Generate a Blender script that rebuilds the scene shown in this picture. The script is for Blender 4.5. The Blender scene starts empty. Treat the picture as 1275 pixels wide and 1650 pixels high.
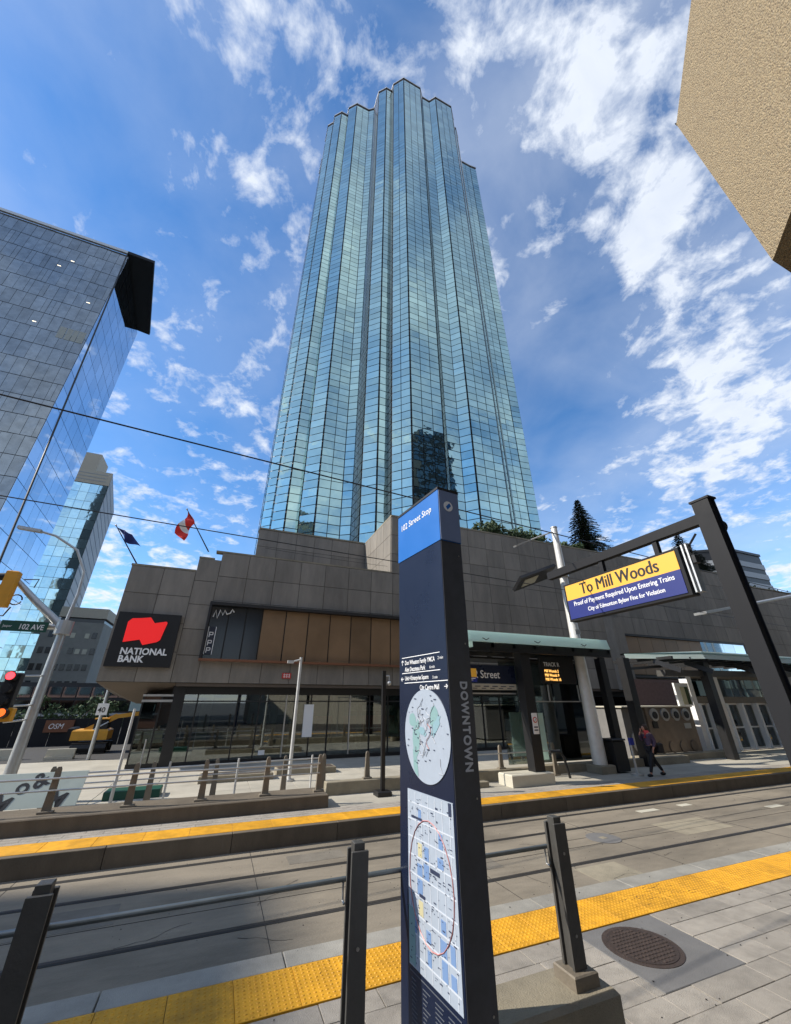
import bpy, bmesh, math, random
from mathutils import Vector, Matrix, Euler
random.seed(7)
R = math.radians
S = bpy.context.scene
C = S.collection
# ------------------------------------------------------------------ camera
# world frame: x runs along the street, y runs across it (away from the viewer), z is up; platforms are z = 0
cd = bpy.data.cameras.new('camera'); cam = bpy.data.objects.new('camera', cd); C.objects.link(cam)
cam.location = (0, 0, 2.65)
cam.rotation_euler = (R(90 + 26.16), 0, R(-22.41))
cd.sensor_fit = 'VERTICAL'; cd.sensor_height = 24; cd.lens = 9.033
cd.clip_start = .05; cd.clip_end = 6000
S.camera = cam
# ------------------------------------------------------------------ sun + sky
SUN_AZ, SUN_EL = -75.0, 38.0          # bearing from the +y axis (negative = towards -x), elevation
sd = Vector((math.sin(R(SUN_AZ)) * math.cos(R(SUN_EL)), math.cos(R(SUN_AZ)) * math.cos(R(SUN_EL)), math.sin(R(SUN_EL))))
sl = bpy.data.lights.new('sun', 'SUN'); sl.energy = 3.35; sl.angle = R(.5); sl.color = (1, .93, .82)
so = bpy.data.objects.new('sun', sl); C.objects.link(so)
so.rotation_euler = sd.to_track_quat('Z', 'Y').to_euler()
so.location = (-60, 20, 80)
w = bpy.data.worlds.new('World'); S.world = w; w.use_nodes = True
nt = w.node_tree; N = nt.nodes; L = nt.links; N.clear()
def wn(t, **k):
    n = N.new(t)
    for a, b in k.items(): setattr(n, a, b)
    return n
def wmath(op, a, b=None, c=None, clamp=False):
    n = N.new('ShaderNodeMath'); n.operation = op; n.use_clamp = clamp
    for i, v in enumerate((a, b, c)):
        if v is None: continue
        if isinstance(v, (int, float)): n.inputs[i].default_value = v
        else: L.new(v, n.inputs[i])
    return n.outputs[0]
sky = wn('ShaderNodeTexSky', sky_type='NISHITA', sun_disc=False, sun_elevation=R(SUN_EL), sun_rotation=R(SUN_AZ) % (2*math.pi))
sky.altitude = 700; sky.air_density = 1.0; sky.dust_density = .25; sky.ozone_density = 3.2
tc = wn('ShaderNodeTexCoord')
sep = wn('ShaderNodeSeparateXYZ'); L.new(tc.outputs['Generated'], sep.inputs[0])
zz = wmath('ADD', wmath('MAXIMUM', sep.outputs[2], 0.0), .16)
px = wmath('DIVIDE', sep.outputs[0], zz); py = wmath('DIVIDE', sep.outputs[1], zz)
comb = wn('ShaderNodeCombineXYZ'); L.new(px, comb.inputs[0]); L.new(py, comb.inputs[1])
def noise(vec, scale, det, rough, dist=0.0, off=(0, 0, 0), st=(1, 1, 1), rot=0):
    mp = wn('ShaderNodeMapping'); L.new(vec, mp.inputs[0]); mp.inputs[1].default_value = off; mp.inputs[3].default_value = st; mp.inputs[2].default_value = (0, 0, rot)
    n = wn('ShaderNodeTexNoise'); L.new(mp.outputs[0], n.inputs['Vector'])
    n.inputs['Scale'].default_value = scale; n.inputs['Detail'].default_value = det; n.inputs['Roughness'].default_value = rough; n.inputs['Distortion'].default_value = dist
    return n.outputs[0]
big = noise(comb.outputs[0], 1.7, 2, .5, .3, (3.1, 7.7, 0))
det = noise(comb.outputs[0], 9.0, 8, .62, .35, (1.3, 2.2, 0), (1, .9, 1), R(35))
fine = noise(comb.outputs[0], 11, 6, .6, .5, (5, 1, 0), (1, .85, 1), R(35))
def lobe(x, y, z, k, amt):
    v = Vector((x, y, z)).normalized()
    d = wn('ShaderNodeVectorMath', operation='DOT_PRODUCT'); L.new(tc.outputs['Generated'], d.inputs[0]); d.inputs[1].default_value = v
    return wmath('MULTIPLY', wmath('EXPONENT', wmath('MULTIPLY', wmath('SUBTRACT', d.outputs['Value'], 1), k)), amt)
CL = [] # cloud banks: direction, tightness, amount
CLOUDS = [(.38, .06, .93, 160, .12), (.40, .20, .89, 260, .10), (.52, .17, .83, 220, .12), (.62, .20, .76, 200, .11), (.75, .25, .61, 120, .12), (.83, .28, .48, 100, .10),
          (.14, .16, .97, 260, .08), (.05, .20, .97, 260, .09), (-.08, .25, .96, 260, .09), (-.24, .32, .91, 200, .09), (-.06, .43, .90, 260, .08), (-.03, .30, .95, 300, .06), (.22, .13, .97, 300, .07), (.60, .12, .79, 150, .05), (.38, .36, .85, 500, .06),
          (-.24, .95, .19, 20, .08), (-.28, .84, .47, 40, -.05), (.85, .46, .22, 50, .07), (.80, .42, .35, 90, .04), (.34, .27, .90, 400, -.09), (.60, .46, .66, 60, -.08), (-.3, .46, .83, 90, -.06), (-.12, .36, .92, 900, -.05), (1.0, 1.0, .25, 30, .05)]
acc = None
for c in CLOUDS:
    o = lobe(*c); acc = o if acc is None else wmath('ADD', acc, o)
m = wmath('ADD', wmath('MULTIPLY', big, .38), wmath('MULTIPLY', det, .62))
m = wmath('ADD', m, wmath('MULTIPLY', wmath('SUBTRACT', noise(comb.outputs[0], 16, 5, .6, .3, (2, 8, 0)), .5), .34))
m = wmath('ADD', m, .058)
m = wmath('ADD', m, acc)
dens = wmath('MULTIPLY', wmath('SUBTRACT', m, .575), 6.0, clamp=True)
dens = wmath('MULTIPLY', wmath('POWER', dens, 1.15), .92)
soft = wmath('MULTIPLY', wmath('SUBTRACT', noise(comb.outputs[0], .8, 5, .55, .2, (9, 4, 0), (1, .35, 1), R(20)), .42), 1.6, clamp=True)
soft = wmath('MULTIPLY', soft, .5)
# a broken veil of cloud over the half of the sky behind the viewer, as the tower mirrors it
mot = wmath('ADD', wmath('MULTIPLY', big, .6), wmath('MULTIPLY', noise(comb.outputs[0], 3.4, 6, .55, .3, (4, 9, 0)), .6))
soft = wmath('ADD', soft, wmath('MULTIPLY', lobe(.15, -1, .75, 1.6, .85), wmath('MULTIPLY', wmath('SUBTRACT', mot, .42), 3.4, clamp=True)), clamp=True)
tot = wmath('MAXIMUM', dens, soft)
hor = wmath('MULTIPLY', wmath('POWER', wmath('SUBTRACT', 1, wmath('MAXIMUM', sep.outputs[2], 0), clamp=True), 6), .35)
tot = wmath('ADD', tot, hor, clamp=True)
hs = wn('ShaderNodeHueSaturation'); hs.inputs['Saturation'].default_value = 1.25; hs.inputs['Value'].default_value = 1.4; L.new(sky.outputs[0], hs.inputs['Color'])
mix = wn('ShaderNodeMix', data_type='RGBA'); L.new(tot, mix.inputs[0]); L.new(hs.outputs[0], mix.inputs[6])
shade = wn('ShaderNodeMix', data_type='RGBA'); L.new(wmath('MULTIPLY', fine, 1.0, clamp=True), shade.inputs[0])
shade.inputs[6].default_value = (4.6, 5.1, 6.0, 1); shade.inputs[7].default_value = (6.6, 6.9, 7.3, 1)
L.new(shade.outputs[2], mix.inputs[7])
bg = wn('ShaderNodeBackground'); L.new(mix.outputs[2], bg.inputs[0]); bg.inputs[1].default_value = .085
wo = wn('ShaderNodeOutputWorld'); L.new(bg.outputs[0], wo.inputs[0])
vs = S.view_settings; vs.view_transform = 'Standard'; vs.look = 'None'; vs.gamma = 1; vs.use_curve_mapping = False
vs.exposure = 0.92

# ------------------------------------------------------------------ materials
M = {}
def mat(name, col, rough=.7, metal=0, var=.0, vscale=3, bump=0, bscale=40, col2=None, spec=.5, emit=None, es=0, grime=0, stretch=None):
    m = bpy.data.materials.new(name); m.use_nodes = True
    t = m.node_tree; b = t.nodes['Principled BSDF']; M[name] = m
    b.inputs['Base Color'].default_value = (*col, 1); b.inputs['Roughness'].default_value = rough
    b.inputs['Metallic'].default_value = metal; b.inputs['Specular IOR Level'].default_value = spec
    if emit: b.inputs['Emission Color'].default_value = (*emit, 1); b.inputs['Emission Strength'].default_value = es
    geo = t.nodes.new('ShaderNodeNewGeometry'); vec = geo.outputs['Position']
    if stretch:
        mp = t.nodes.new('ShaderNodeMapping'); t.links.new(vec, mp.inputs[0]); mp.inputs[3].default_value = stretch; vec = mp.outputs[0]
    if var:
        n1 = t.nodes.new('ShaderNodeTexNoise'); t.links.new(vec, n1.inputs['Vector']); n1.inputs['Scale'].default_value = vscale; n1.inputs['Detail'].default_value = 7; n1.inputs['Roughness'].default_value = .65
        oi = t.nodes.new('ShaderNodeObjectInfo')
        ad = t.nodes.new('ShaderNodeMath'); ad.operation = 'MULTIPLY_ADD'; t.links.new(oi.outputs['Random'], ad.inputs[0]); ad.inputs[1].default_value = .35; t.links.new(n1.outputs[0], ad.inputs[2])
        sb = t.nodes.new('ShaderNodeMapRange'); sb.inputs[1].default_value = .38; sb.inputs[2].default_value = .97; t.links.new(ad.outputs[0], sb.inputs[0])
        mx = t.nodes.new('ShaderNodeMix'); mx.data_type = 'RGBA'; t.links.new(sb.outputs[0], mx.inputs[0])
        c2 = col2 or tuple(min(1, c * (1 + var)) for c in col)
        mx.inputs[6].default_value = (*[c * (1 - var) for c in col], 1); mx.inputs[7].default_value = (*c2, 1)
        out = mx.outputs[2]
        if grime:
            n3 = t.nodes.new('ShaderNodeTexNoise'); t.links.new(vec, n3.inputs['Vector']); n3.inputs['Scale'].default_value = vscale * .23; n3.inputs['Detail'].default_value = 9; n3.inputs['Roughness'].default_value = .7
            r3 = t.nodes.new('ShaderNodeMapRange'); r3.inputs[1].default_value = .45; r3.inputs[2].default_value = .72; r3.inputs[3].default_value = 1; r3.inputs[4].default_value = 1 - grime; t.links.new(n3.outputs[0], r3.inputs[0])
            m2 = t.nodes.new('ShaderNodeMix'); m2.data_type = 'RGBA'; m2.blend_type = 'MULTIPLY'; m2.inputs[0].default_value = 1; t.links.new(out, m2.inputs[6]); t.links.new(r3.outputs[0], m2.inputs[7]); out = m2.outputs[2]
        t.links.new(out, b.inputs['Base Color'])
        rr = t.nodes.new('ShaderNodeMapRange'); rr.inputs[3].default_value = max(0, rough - .1); rr.inputs[4].default_value = min(1, rough + .12); t.links.new(n1.outputs[0], rr.inputs[0]); t.links.new(rr.outputs[0], b.inputs['Roughness'])
    if bump:
        n2 = t.nodes.new('ShaderNodeTexNoise'); t.links.new(vec, n2.inputs['Vector']); n2.inputs['Scale'].default_value = bscale; n2.inputs['Detail'].default_value = 4
        bp = t.nodes.new('ShaderNodeBump'); bp.inputs['Strength'].default_value = bump; bp.inputs['Distance'].default_value = .02; t.links.new(n2.outputs[0], bp.inputs['Height']); t.links.new(bp.outputs[0], b.inputs['Normal'])
    return m
mat('stone', (.22, .197, .168), .8, var=.2, vscale=2.6, bump=.3, bscale=60, grime=.3, stretch=(1, 1, .25))
mat('joint', (.06, .054, .048), .9)
mat('paver', (.30, .27, .23), .85, var=.2, vscale=6, bump=.5, bscale=90, grime=.35)
mat('plaza', (.40, .37, .305), .85, var=.14, vscale=1.5, bump=.3, bscale=50, grime=.22)
mat('concrete', (.27, .235, .17), .85, var=.2, vscale=3, bump=.4, bscale=70, grime=.35)
mat('concrete_dark', (.13, .105, .075), .9, var=.25, vscale=2, bump=.4, bscale=50, grime=.4, stretch=(1, 1, .4))
mat('slab', (.235, .20, .15), .85, var=.25, vscale=2.2, bump=.5, bscale=60, grime=.5, stretch=(.35, 1, 1))
mat('slab_patch_a', (.17, .15, .12), .9, var=.2, vscale=4, bump=.5, bscale=50, grime=.3); mat('slab_patch_b', (.27, .235, .17), .85, var=.2, vscale=4, bump=.5, bscale=50, grime=.3)
mat('pad', (.16, .155, .15), .85, var=.14, vscale=3, bump=.35, bscale=80, grime=.2)
mat('asphalt', (.06, .058, .056), .9, var=.2, vscale=3, bump=.4, bscale=80)
mat('yellow', (.66, .32, .012), .6, var=.2, vscale=6, bump=.2, bscale=60, grime=.42)
mat('steel', (.42, .42, .42), .3, 1, var=.2, vscale=6)
mat('rail_steel', (.05, .044, .038), .5, .35, var=.35, vscale=3)
mat('groove', (.02, .018, .016), .8)
mat('iron', (.06, .042, .034), .65, .3, var=.3, vscale=12, bump=.5, bscale=60)
mat('gal', (.50, .50, .49), .42, .75, var=.12, vscale=4)
mat('white_pole', (.62, .61, .58), .45, .2, var=.12, vscale=3, grime=.12)
mat('post_grey', (.085, .082, .076), .5, .35, var=.2, vscale=5, bump=.1)
mat('post_brown', (.20, .17, .13), .6, .2, var=.2, vscale=5, bump=.2)
mat('charcoal', (.011, .0115, .014), .6, 0, spec=.25, var=.18, vscale=3)
mat('black', (.012, .012, .013), .45, .1, var=.15, vscale=5)
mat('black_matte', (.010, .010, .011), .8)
mat('navy', (.008, .013, .034), .28, var=.1, vscale=1.5)
mat('blue', (.008, .135, .47), .4, var=.08, vscale=1.5)
mat('white', (.78, .78, .77), .5, var=.05)
mat('white_print', (.8, .8, .8), .6)
mat('cap_grey', (.16, .21, .34), .45, var=.1); mat('index_ink', (.10, .11, .13), .5); mat('rail_pipe', (.20, .22, .22), .35, .7, var=.2, vscale=5); mat('edge_concrete', (.29, .275, .24), .85, var=.2, vscale=3, bump=.4, bscale=70, grime=.35)
mat('pylon_side', (.055, .058, .068), .42, var=.25, vscale=6, bump=.06)
mat('letter_grey', (.55, .56, .58), .5)
mat('red_sign', (.78, .02, .02), .45, emit=(1, .02, .02), es=.25)
mat('red', (.55, .03, .025), .5)
mat('orange', (.68, .33, .03), .45, var=.15, vscale=3, grime=.2)
mat('signal_yellow', (.72, .33, .02), .45, var=.1)
mat('green_sign', (.008, .07, .045), .5)
mat('sign_yellow', (.74, .39, .04), .5, emit=(1, .5, .06), es=.05)
mat('sign_blue', (.012, .02, .14), .45, emit=(.03, .05, .5), es=.03)
mat('copper', (.20, .085, .045), .5, .3, var=.2, vscale=3)
mat('soffit', (.11, .085, .065), .8, var=.15, vscale=2)
mat('seafoam', (.42, .70, .60), .25, var=.12, vscale=1.2)
mat('dark_metal', (.035, .035, .037), .45, .5, var=.15)
mat('map_paper', (.36, .41, .48), .4, var=.06, vscale=20)
mat('map_blue', (.17, .27, .47), .45); mat('map_yellow', (.52, .48, .30), .45); mat('map_green', (.22, .36, .36), .45); mat('map_line', (.55, .59, .65), .45)
mat('map_red', (.48, .2, .19), .45); mat('map_ink', (.03, .04, .08), .5); mat('map_teal', (.24, .38, .43), .45)
mat('bark', (.06, .045, .035), .9, var=.3, vscale=10, bump=.5)
mat('needles', (.035, .058, .030), .75, var=.5, vscale=5)
mat('leaf', (.045, .075, .028), .7, var=.5, vscale=6)
mat('leaf_rust', (.12, .07, .06), .7, var=.4, vscale=6)
mat('flag_red', (.75, .03, .02), .7); mat('flag_blue', (.015, .03, .16), .7)
mat('skin', (.45, .22, .15), .6); mat('cloth_red', (.62, .07, .07), .85); mat('cloth_purple', (.075, .045, .08), .85, var=.2, vscale=12, bump=.3)
mat('cloth_black', (.014, .013, .015), .85); mat('hair', (.05, .025, .015), .7)
mat('glow_warm', (.9, .8, .6), .5, emit=(1, .85, .6), es=1.4)
mat('led_red', (.9, .02, .02), .5, emit=(1, .03, .04), es=3.0); mat('led_orange', (.9, .2, .03), .5, emit=(1, .14, .02), es=.8); mat('led_amber', (.8, .4, .1), .5, emit=(1, .5, .12), es=1.3)
mat('cream', (.50, .47, .38), .7, var=.08); mat('blind', (.30, .31, .29), .6, var=.1)
mat('kiosk_metal', (.19, .15, .115), .35, .5, var=.3, vscale=2)
mat('bronze_panel', (.19, .115, .06), .4, .15, var=.28, vscale=.5, spec=.6)
mat('band_grey', (.33, .34, .35), .6, var=.1); mat('beige_plain', (.42, .37, .30), .8, var=.1)
mat('pale_board', (.40, .45, .40), .35, var=.08)
mat('apartment', (.24, .23, .21), .8, var=.15, vscale=1); mat('window_dark', (.02, .023, .028), .15)
mat('brick', (.20, .10, .07), .85, var=.2, vscale=4, bump=.3)

def aggregate():
    m = mat('aggregate', (.40, .30, .18), .85); t = m.node_tree; b = t.nodes['Principled BSDF']
    g = t.nodes.new('ShaderNodeNewGeometry')
    def vor(sc):
        v = t.nodes.new('ShaderNodeTexVoronoi'); v.inputs['Scale'].default_value = sc; t.links.new(g.outputs['Position'], v.inputs['Vector']); return v
    v = vor(24); v2 = vor(55)
    r = t.nodes.new('ShaderNodeValToRGB'); t.links.new(v.outputs['Color'], r.inputs[0])
    e = r.color_ramp.elements; e[0].position = 0; e[0].color = (.20, .15, .10, 1); e[1].position = 1; e[1].color = (.44, .36, .25, 1)
    for p, c in ((.3, (.31, .24, .155)), (.6, (.38, .30, .19)), (.8, (.28, .23, .16))):
        q = e.new(p); q.color = (*c, 1)
    r2 = t.nodes.new('ShaderNodeValToRGB'); t.links.new(v2.outputs['Color'], r2.inputs[0]); e = r2.color_ramp.elements; e[0].color = (.62, .6, .56, 1); e[1].color = (1.25, 1.2, 1.1, 1)
    mx = t.nodes.new('ShaderNodeMix'); mx.data_type = 'RGBA'; mx.blend_type = 'MULTIPLY'; mx.inputs[0].default_value = 1
    t.links.new(r.outputs[0], mx.inputs[6]); t.links.new(r2.outputs[0], mx.inputs[7]); t.links.new(mx.outputs[2], b.inputs['Base Color'])
    bp = t.nodes.new('ShaderNodeBump'); bp.inputs['Strength'].default_value = .9; bp.inputs['Distance'].default_value = .03; bp.invert = True
    t.links.new(v.outputs['Distance'], bp.inputs['Height']); t.links.new(bp.outputs[0], b.inputs['Normal'])
aggregate()
def mirror(name, tint, rough, base=.0, wave=.25, wscale=.6, var=0, cell=.14, refl=1.0):
    """coated window glass: tinted mirror over a darker body, with slow ripples"""
    m = bpy.data.materials.new(name); m.use_nodes = True; M[name] = m; t = m.node_tree; b = t.nodes['Principled BSDF']
    b.inputs['Metallic'].default_value = refl; b.inputs['Roughness'].default_value = rough
    g = t.nodes.new('ShaderNodeNewGeometry'); oi = t.nodes.new('ShaderNodeObjectInfo')
    n = t.nodes.new('ShaderNodeTexNoise'); n.inputs['Scale'].default_value = wscale; n.inputs['Detail'].default_value = 2; t.links.new(g.outputs['Position'], n.inputs['Vector'])
    bp = t.nodes.new('ShaderNodeBump'); bp.inputs['Strength'].default_value = wave; bp.inputs['Distance'].default_value = .05; t.links.new(n.outputs[0], bp.inputs['Height']); t.links.new(bp.outputs[0], b.inputs['Normal'])
    mx = t.nodes.new('ShaderNodeMix'); mx.data_type = 'RGBA'
    w_ = t.nodes.new('ShaderNodeTexNoise'); w_.inputs['Scale'].default_value = .9; w_.inputs['Detail'].default_value = 1; t.links.new(g.outputs['Position'], w_.inputs['Vector'])
    t.links.new(w_.outputs[0], mx.inputs[0])
    mx.inputs[6].default_value = (*[c * (1 - var) for c in tint], 1); mx.inputs[7].default_value = (*[min(1, c * (1 + var)) for c in tint], 1)
    at = t.nodes.new('ShaderNodeAttribute'); at.attribute_name = 'tint'
    s1 = t.nodes.new('ShaderNodeMath'); s1.operation = 'ADD'; t.links.new(at.outputs['Fac'], s1.inputs[0]); t.links.new(oi.outputs['Random'], s1.inputs[1])
    s2 = t.nodes.new('ShaderNodeMath'); s2.operation = 'FRACT'; t.links.new(s1.outputs[0], s2.inputs[0])
    s3 = t.nodes.new('ShaderNodeMapRange'); s3.inputs[3].default_value = 1 - cell; s3.inputs[4].default_value = 1 + cell*.6; t.links.new(s2.outputs[0], s3.inputs[0])
    m2 = t.nodes.new('ShaderNodeMix'); m2.data_type = 'RGBA'; m2.blend_type = 'MULTIPLY'; m2.inputs[0].default_value = 1; t.links.new(mx.outputs[2], m2.inputs[6]); t.links.new(s3.outputs[0], m2.inputs[7])
    t.links.new(m2.outputs[2], b.inputs['Base Color'])
mirror('teal_mirror', (.46, .65, .60), .03, wave=.22, wscale=.7, var=.10)
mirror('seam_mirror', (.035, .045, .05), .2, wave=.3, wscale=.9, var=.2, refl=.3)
mirror('blue_mirror', (.62, .74, .86), .03, wave=.05, wscale=.25, var=.06)
mirror('grey_mirror', (.27, .30, .315), .10, wave=.3, wscale=.5, var=.3, refl=.88)
mirror('aqua_mirror', (.50, .76, .84), .05, wave=.5, wscale=.35, var=.12)
mirror('dark_mirror', (.16, .19, .21), .05, wave=.1, wscale=.4, var=.1)
def translucent(name, col):
    m = bpy.data.materials.new(name); m.use_nodes = True; M[name] = m; t = m.node_tree; b = t.nodes['Principled BSDF']; b.inputs['Base Color'].default_value = (*col, 1); b.inputs['Roughness'].default_value = .2
    tr = t.nodes.new('ShaderNodeBsdfTranslucent'); tr.inputs[0].default_value = (*col, 1); mx = t.nodes.new('ShaderNodeMixShader'); mx.inputs[0].default_value = .6
    t.links.new(b.outputs[0], mx.inputs[1]); t.links.new(tr.outputs[0], mx.inputs[2]); t.links.new(mx.outputs[0], t.nodes['Material Output'].inputs[0])
translucent('seafoam', (.80, .95, .90))
def thin_glass(name, tint, gl):
    m = bpy.data.materials.new(name); m.use_nodes = True; M[name] = m; t = m.node_tree; t.nodes.clear()
    tr = t.nodes.new('ShaderNodeBsdfTransparent'); tr.inputs[0].default_value = (*tint, 1)
    g = t.nodes.new('ShaderNodeBsdfGlossy'); g.inputs[0].default_value = (.8, .85, .85, 1); g.inputs[1].default_value = .02
    f = t.nodes.new('ShaderNodeFresnel'); f.inputs[0].default_value = 1.5
    a = t.nodes.new('ShaderNodeMath'); a.operation = 'ADD'; a.use_clamp = True; a.inputs[1].default_value = gl; t.links.new(f.outputs[0], a.inputs[0])
    mx = t.nodes.new('ShaderNodeMixShader'); t.links.new(a.outputs[0], mx.inputs[0]); t.links.new(tr.outputs[0], mx.inputs[1]); t.links.new(g.outputs[0], mx.inputs[2])
    o = t.nodes.new('ShaderNodeOutputMaterial'); t.links.new(mx.outputs[0], o.inputs[0])
thin_glass('shop_glass', (.45, .50, .48), .16)
thin_glass('clear_glass', (.82, .90, .87), .04)
thin_glass('entrance_glass', (.62, .66, .60), .12)

# ------------------------------------------------------------------ mesh helpers
class MB:
    def __init__(s): s.v = []; s.f = []
    def add(s, vs, fs):
        n = len(s.v); s.v += [tuple(p) for p in vs]; s.f += [tuple(i + n for i in f) for f in fs]; return s
    def box(s, x0, x1, y0, y1, z0, z1):
        return s.add([(x0, y0, z0), (x1, y0, z0), (x1, y1, z0), (x0, y1, z0), (x0, y0, z1), (x1, y0, z1), (x1, y1, z1), (x0, y1, z1)],
                     [(3, 2, 1, 0), (4, 5, 6, 7), (0, 1, 5, 4), (1, 2, 6, 5), (2, 3, 7, 6), (3, 0, 4, 7)])
    def bev(s, x0, x1, y0, y1, z0, z1, b):
        """box with its top edges chamfered"""
        return s.add([(x0, y0, z0), (x1, y0, z0), (x1, y1, z0), (x0, y1, z0), (x0, y0, z1-b), (x1, y0, z1-b), (x1, y1, z1-b), (x0, y1, z1-b),
                      (x0+b, y0+b, z1), (x1-b, y0+b, z1), (x1-b, y1-b, z1), (x0+b, y1-b, z1)],
                     [(0, 1, 5, 4), (1, 2, 6, 5), (2, 3, 7, 6), (3, 0, 4, 7), (4, 5, 9, 8), (5, 6, 10, 9), (6, 7, 11, 10), (7, 4, 8, 11), (8, 9, 10, 11), (3, 2, 1, 0)])
    def prism(s, poly, z0, z1):
        n = len(poly)
        return s.add([(x, y, z0) for x, y in poly] + [(x, y, z1) for x, y in poly],
                     [tuple(range(n))[::-1], tuple(range(n, 2*n))] + [(i, (i+1) % n, n+(i+1) % n, n+i) for i in range(n)])
    def bar(s, a, b, w, h=None, up=(0, 0, 1)):
        a = Vector(a); b = Vector(b); h = h or w; d = (b - a).normalized(); u = Vector(up)
        if abs(d.dot(u)) > .98: u = Vector((0, 1, 0))
        x = d.cross(u).normalized() * (w/2); y = x.cross(d).normalized() * (h/2)
        return s.add([a-x-y, a+x-y, a+x+y, a-x+y, b-x-y, b+x-y, b+x+y, b-x+y], [(3, 2, 1, 0), (4, 5, 6, 7), (0, 1, 5, 4), (1, 2, 6, 5), (2, 3, 7, 6), (3, 0, 4, 7)])
    def tube(s, pts, r, seg=10, r1=None):
        pts = [Vector(p) for p in pts]; n = len(pts); base = len(s.v); ref = None
        for i, p in enumerate(pts):
            d = (pts[min(i+1, n-1)] - pts[max(i-1, 0)]).normalized()
            if ref is None or abs(d.dot(ref)) > .95: ref = Vector((0, 0, 1)) if abs(d.z) < .9 else Vector((1, 0, 0))
            x = d.cross(ref).normalized(); y = x.cross(d).normalized()
            rr = r if r1 is None else r + (r1 - r) * i / max(1, n-1)
            for k in range(seg):
                a = 2*math.pi*k/seg; s.v.append(tuple(p + x*math.cos(a)*rr + y*math.sin(a)*rr))
        for i in range(n-1):
            for k in range(seg):
                s.f.append((base+i*seg+k, base+i*seg+(k+1) % seg, base+(i+1)*seg+(k+1) % seg, base+(i+1)*seg+k))
        s.f.append(tuple(base+k for k in range(seg))[::-1]); s.f.append(tuple(base+(n-1)*seg+k for k in range(seg)))
        return s
    def disc(s, c, r, t, axis='y', seg=24, ry=None):
        c = Vector(c); ry = ry or r; V = []
        for h in (-t/2, t/2):
            for k in range(seg):
                a = 2*math.pi*k/seg; p, q = math.cos(a)*r, math.sin(a)*ry
                V.append(c + (Vector((p, h, q)) if axis == 'y' else Vector((h, p, q)) if axis == 'x' else Vector((p, q, h))))
        return s.add(V, [tuple(range(seg))[::-1], tuple(range(seg, 2*seg))] + [(k, (k+1) % seg, seg+(k+1) % seg, seg+k) for k in range(seg)])
    def ball(s, c, r, sx=1, sy=1, sz=1, n=8, m=6):
        c = Vector(c); b = len(s.v)
        for i in range(m+1):
            t = math.pi*i/m
            for k in range(n):
                a = 2*math.pi*k/n; s.v.append(tuple(c + Vector((math.sin(t)*math.cos(a)*r*sx, math.sin(t)*math.sin(a)*r*sy, math.cos(t)*r*sz))))
        for i in range(m):
            for k in range(n): s.f.append((b+i*n+k, b+(i+1)*n+k, b+(i+1)*n+(k+1) % n, b+i*n+(k+1) % n))
        return s
def wpos(o):
    p = Vector((0, 0, 0))
    while o: p += o.location; o = o.parent
    return p
def setp(o, label=None, cat=None, group=None, kind=None):
    if label: o['label'] = label
    if cat: o['category'] = cat
    if group: o['group'] = group
    if kind: o['kind'] = kind
    return o
def link(name, me, parent=None, loc=(0, 0, 0), rot=(0, 0, 0)):
    o = bpy.data.objects.new(name, me); C.objects.link(o); o.parent = parent; o.location = loc; o.rotation_euler = rot; return o
def fixn(me):
    bm = bmesh.new(); bm.from_mesh(me); bmesh.ops.recalc_face_normals(bm, faces=bm.faces); bm.to_mesh(me); bm.free()
def mk(mb, name, m, smooth=False, recalc=True):
    me = bpy.data.meshes.new(name); me.from_pydata(mb.v, [], mb.f); me.validate(); me.materials.append(M[m])
    if recalc: fixn(me)
    if smooth:
        me.polygons.foreach_set('use_smooth', [True]*len(me.polygons))
        if hasattr(me, 'set_sharp_from_angle'): me.set_sharp_from_angle(angle=R(40))
    return me
def part(mb, name, m, parent=None, label=None, smooth=False, local=False, kind=None, recalc=True):
    """one mesh object; coordinates are world ones unless local"""
    if parent is not None and not local:
        p = wpos(parent); mb.v = [(a-p.x, b-p.y, c-p.z) for a, b, c in mb.v]
    o = link(name, mk(mb, name, m, smooth, recalc), parent)
    if label: o['label'] = label
    if kind: o['kind'] = kind
    if name in ('glass_panes', 'seam_panes'):
        at = o.data.attributes.new('tint', 'FLOAT', 'FACE'); at.data.foreach_set('value', [random.random() for _ in o.data.polygons])
    return o
def thing(name, label, cat, loc=(0, 0, 0), group=None, rz=0):
    o = link(name, None, None, loc, (0, 0, rz)); o.empty_display_size = .2
    return setp(o, label, cat, group)
def struct(mb, name, m): 
    o = part(mb, name, m); o['kind'] = 'structure'; return o
def piece(name, me, parent, wloc, rot=(0, 0, 0)):
    return link(name, me, parent, Vector(wloc) - wpos(parent), rot)
def text_mesh(s, size, bold=0, align='LEFT', ext=.002, space=1.0, shear=0):
    cu = bpy.data.curves.new('txt', 'FONT'); cu.body = s; cu.size = size; cu.extrude = ext; cu.offset = bold; cu.align_x = align; cu.space_character = space; cu.shear = shear
    cu.resolution_u = 3
    o = bpy.data.objects.new('txt', cu); C.objects.link(o)
    me = bpy.data.meshes.new_from_object(o.evaluated_get(bpy.context.evaluated_depsgraph_get()))
    bpy.data.objects.remove(o); bpy.data.curves.remove(cu); return me
def lettering(s, size, m, parent, mtx, bold=0, align='LEFT', ext=.002, sx=1.0, space=1.0, name='lettering', shear=0):
    """flat letters; mtx maps text xy (z out of the face) into the parent's space"""
    me = text_mesh(s, size, bold, align, ext, space, shear)
    me.transform(mtx @ Matrix.Diagonal((sx, 1, 1, 1))); me.materials.clear(); me.materials.append(M[m])
    return link(name, me, parent)
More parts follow.
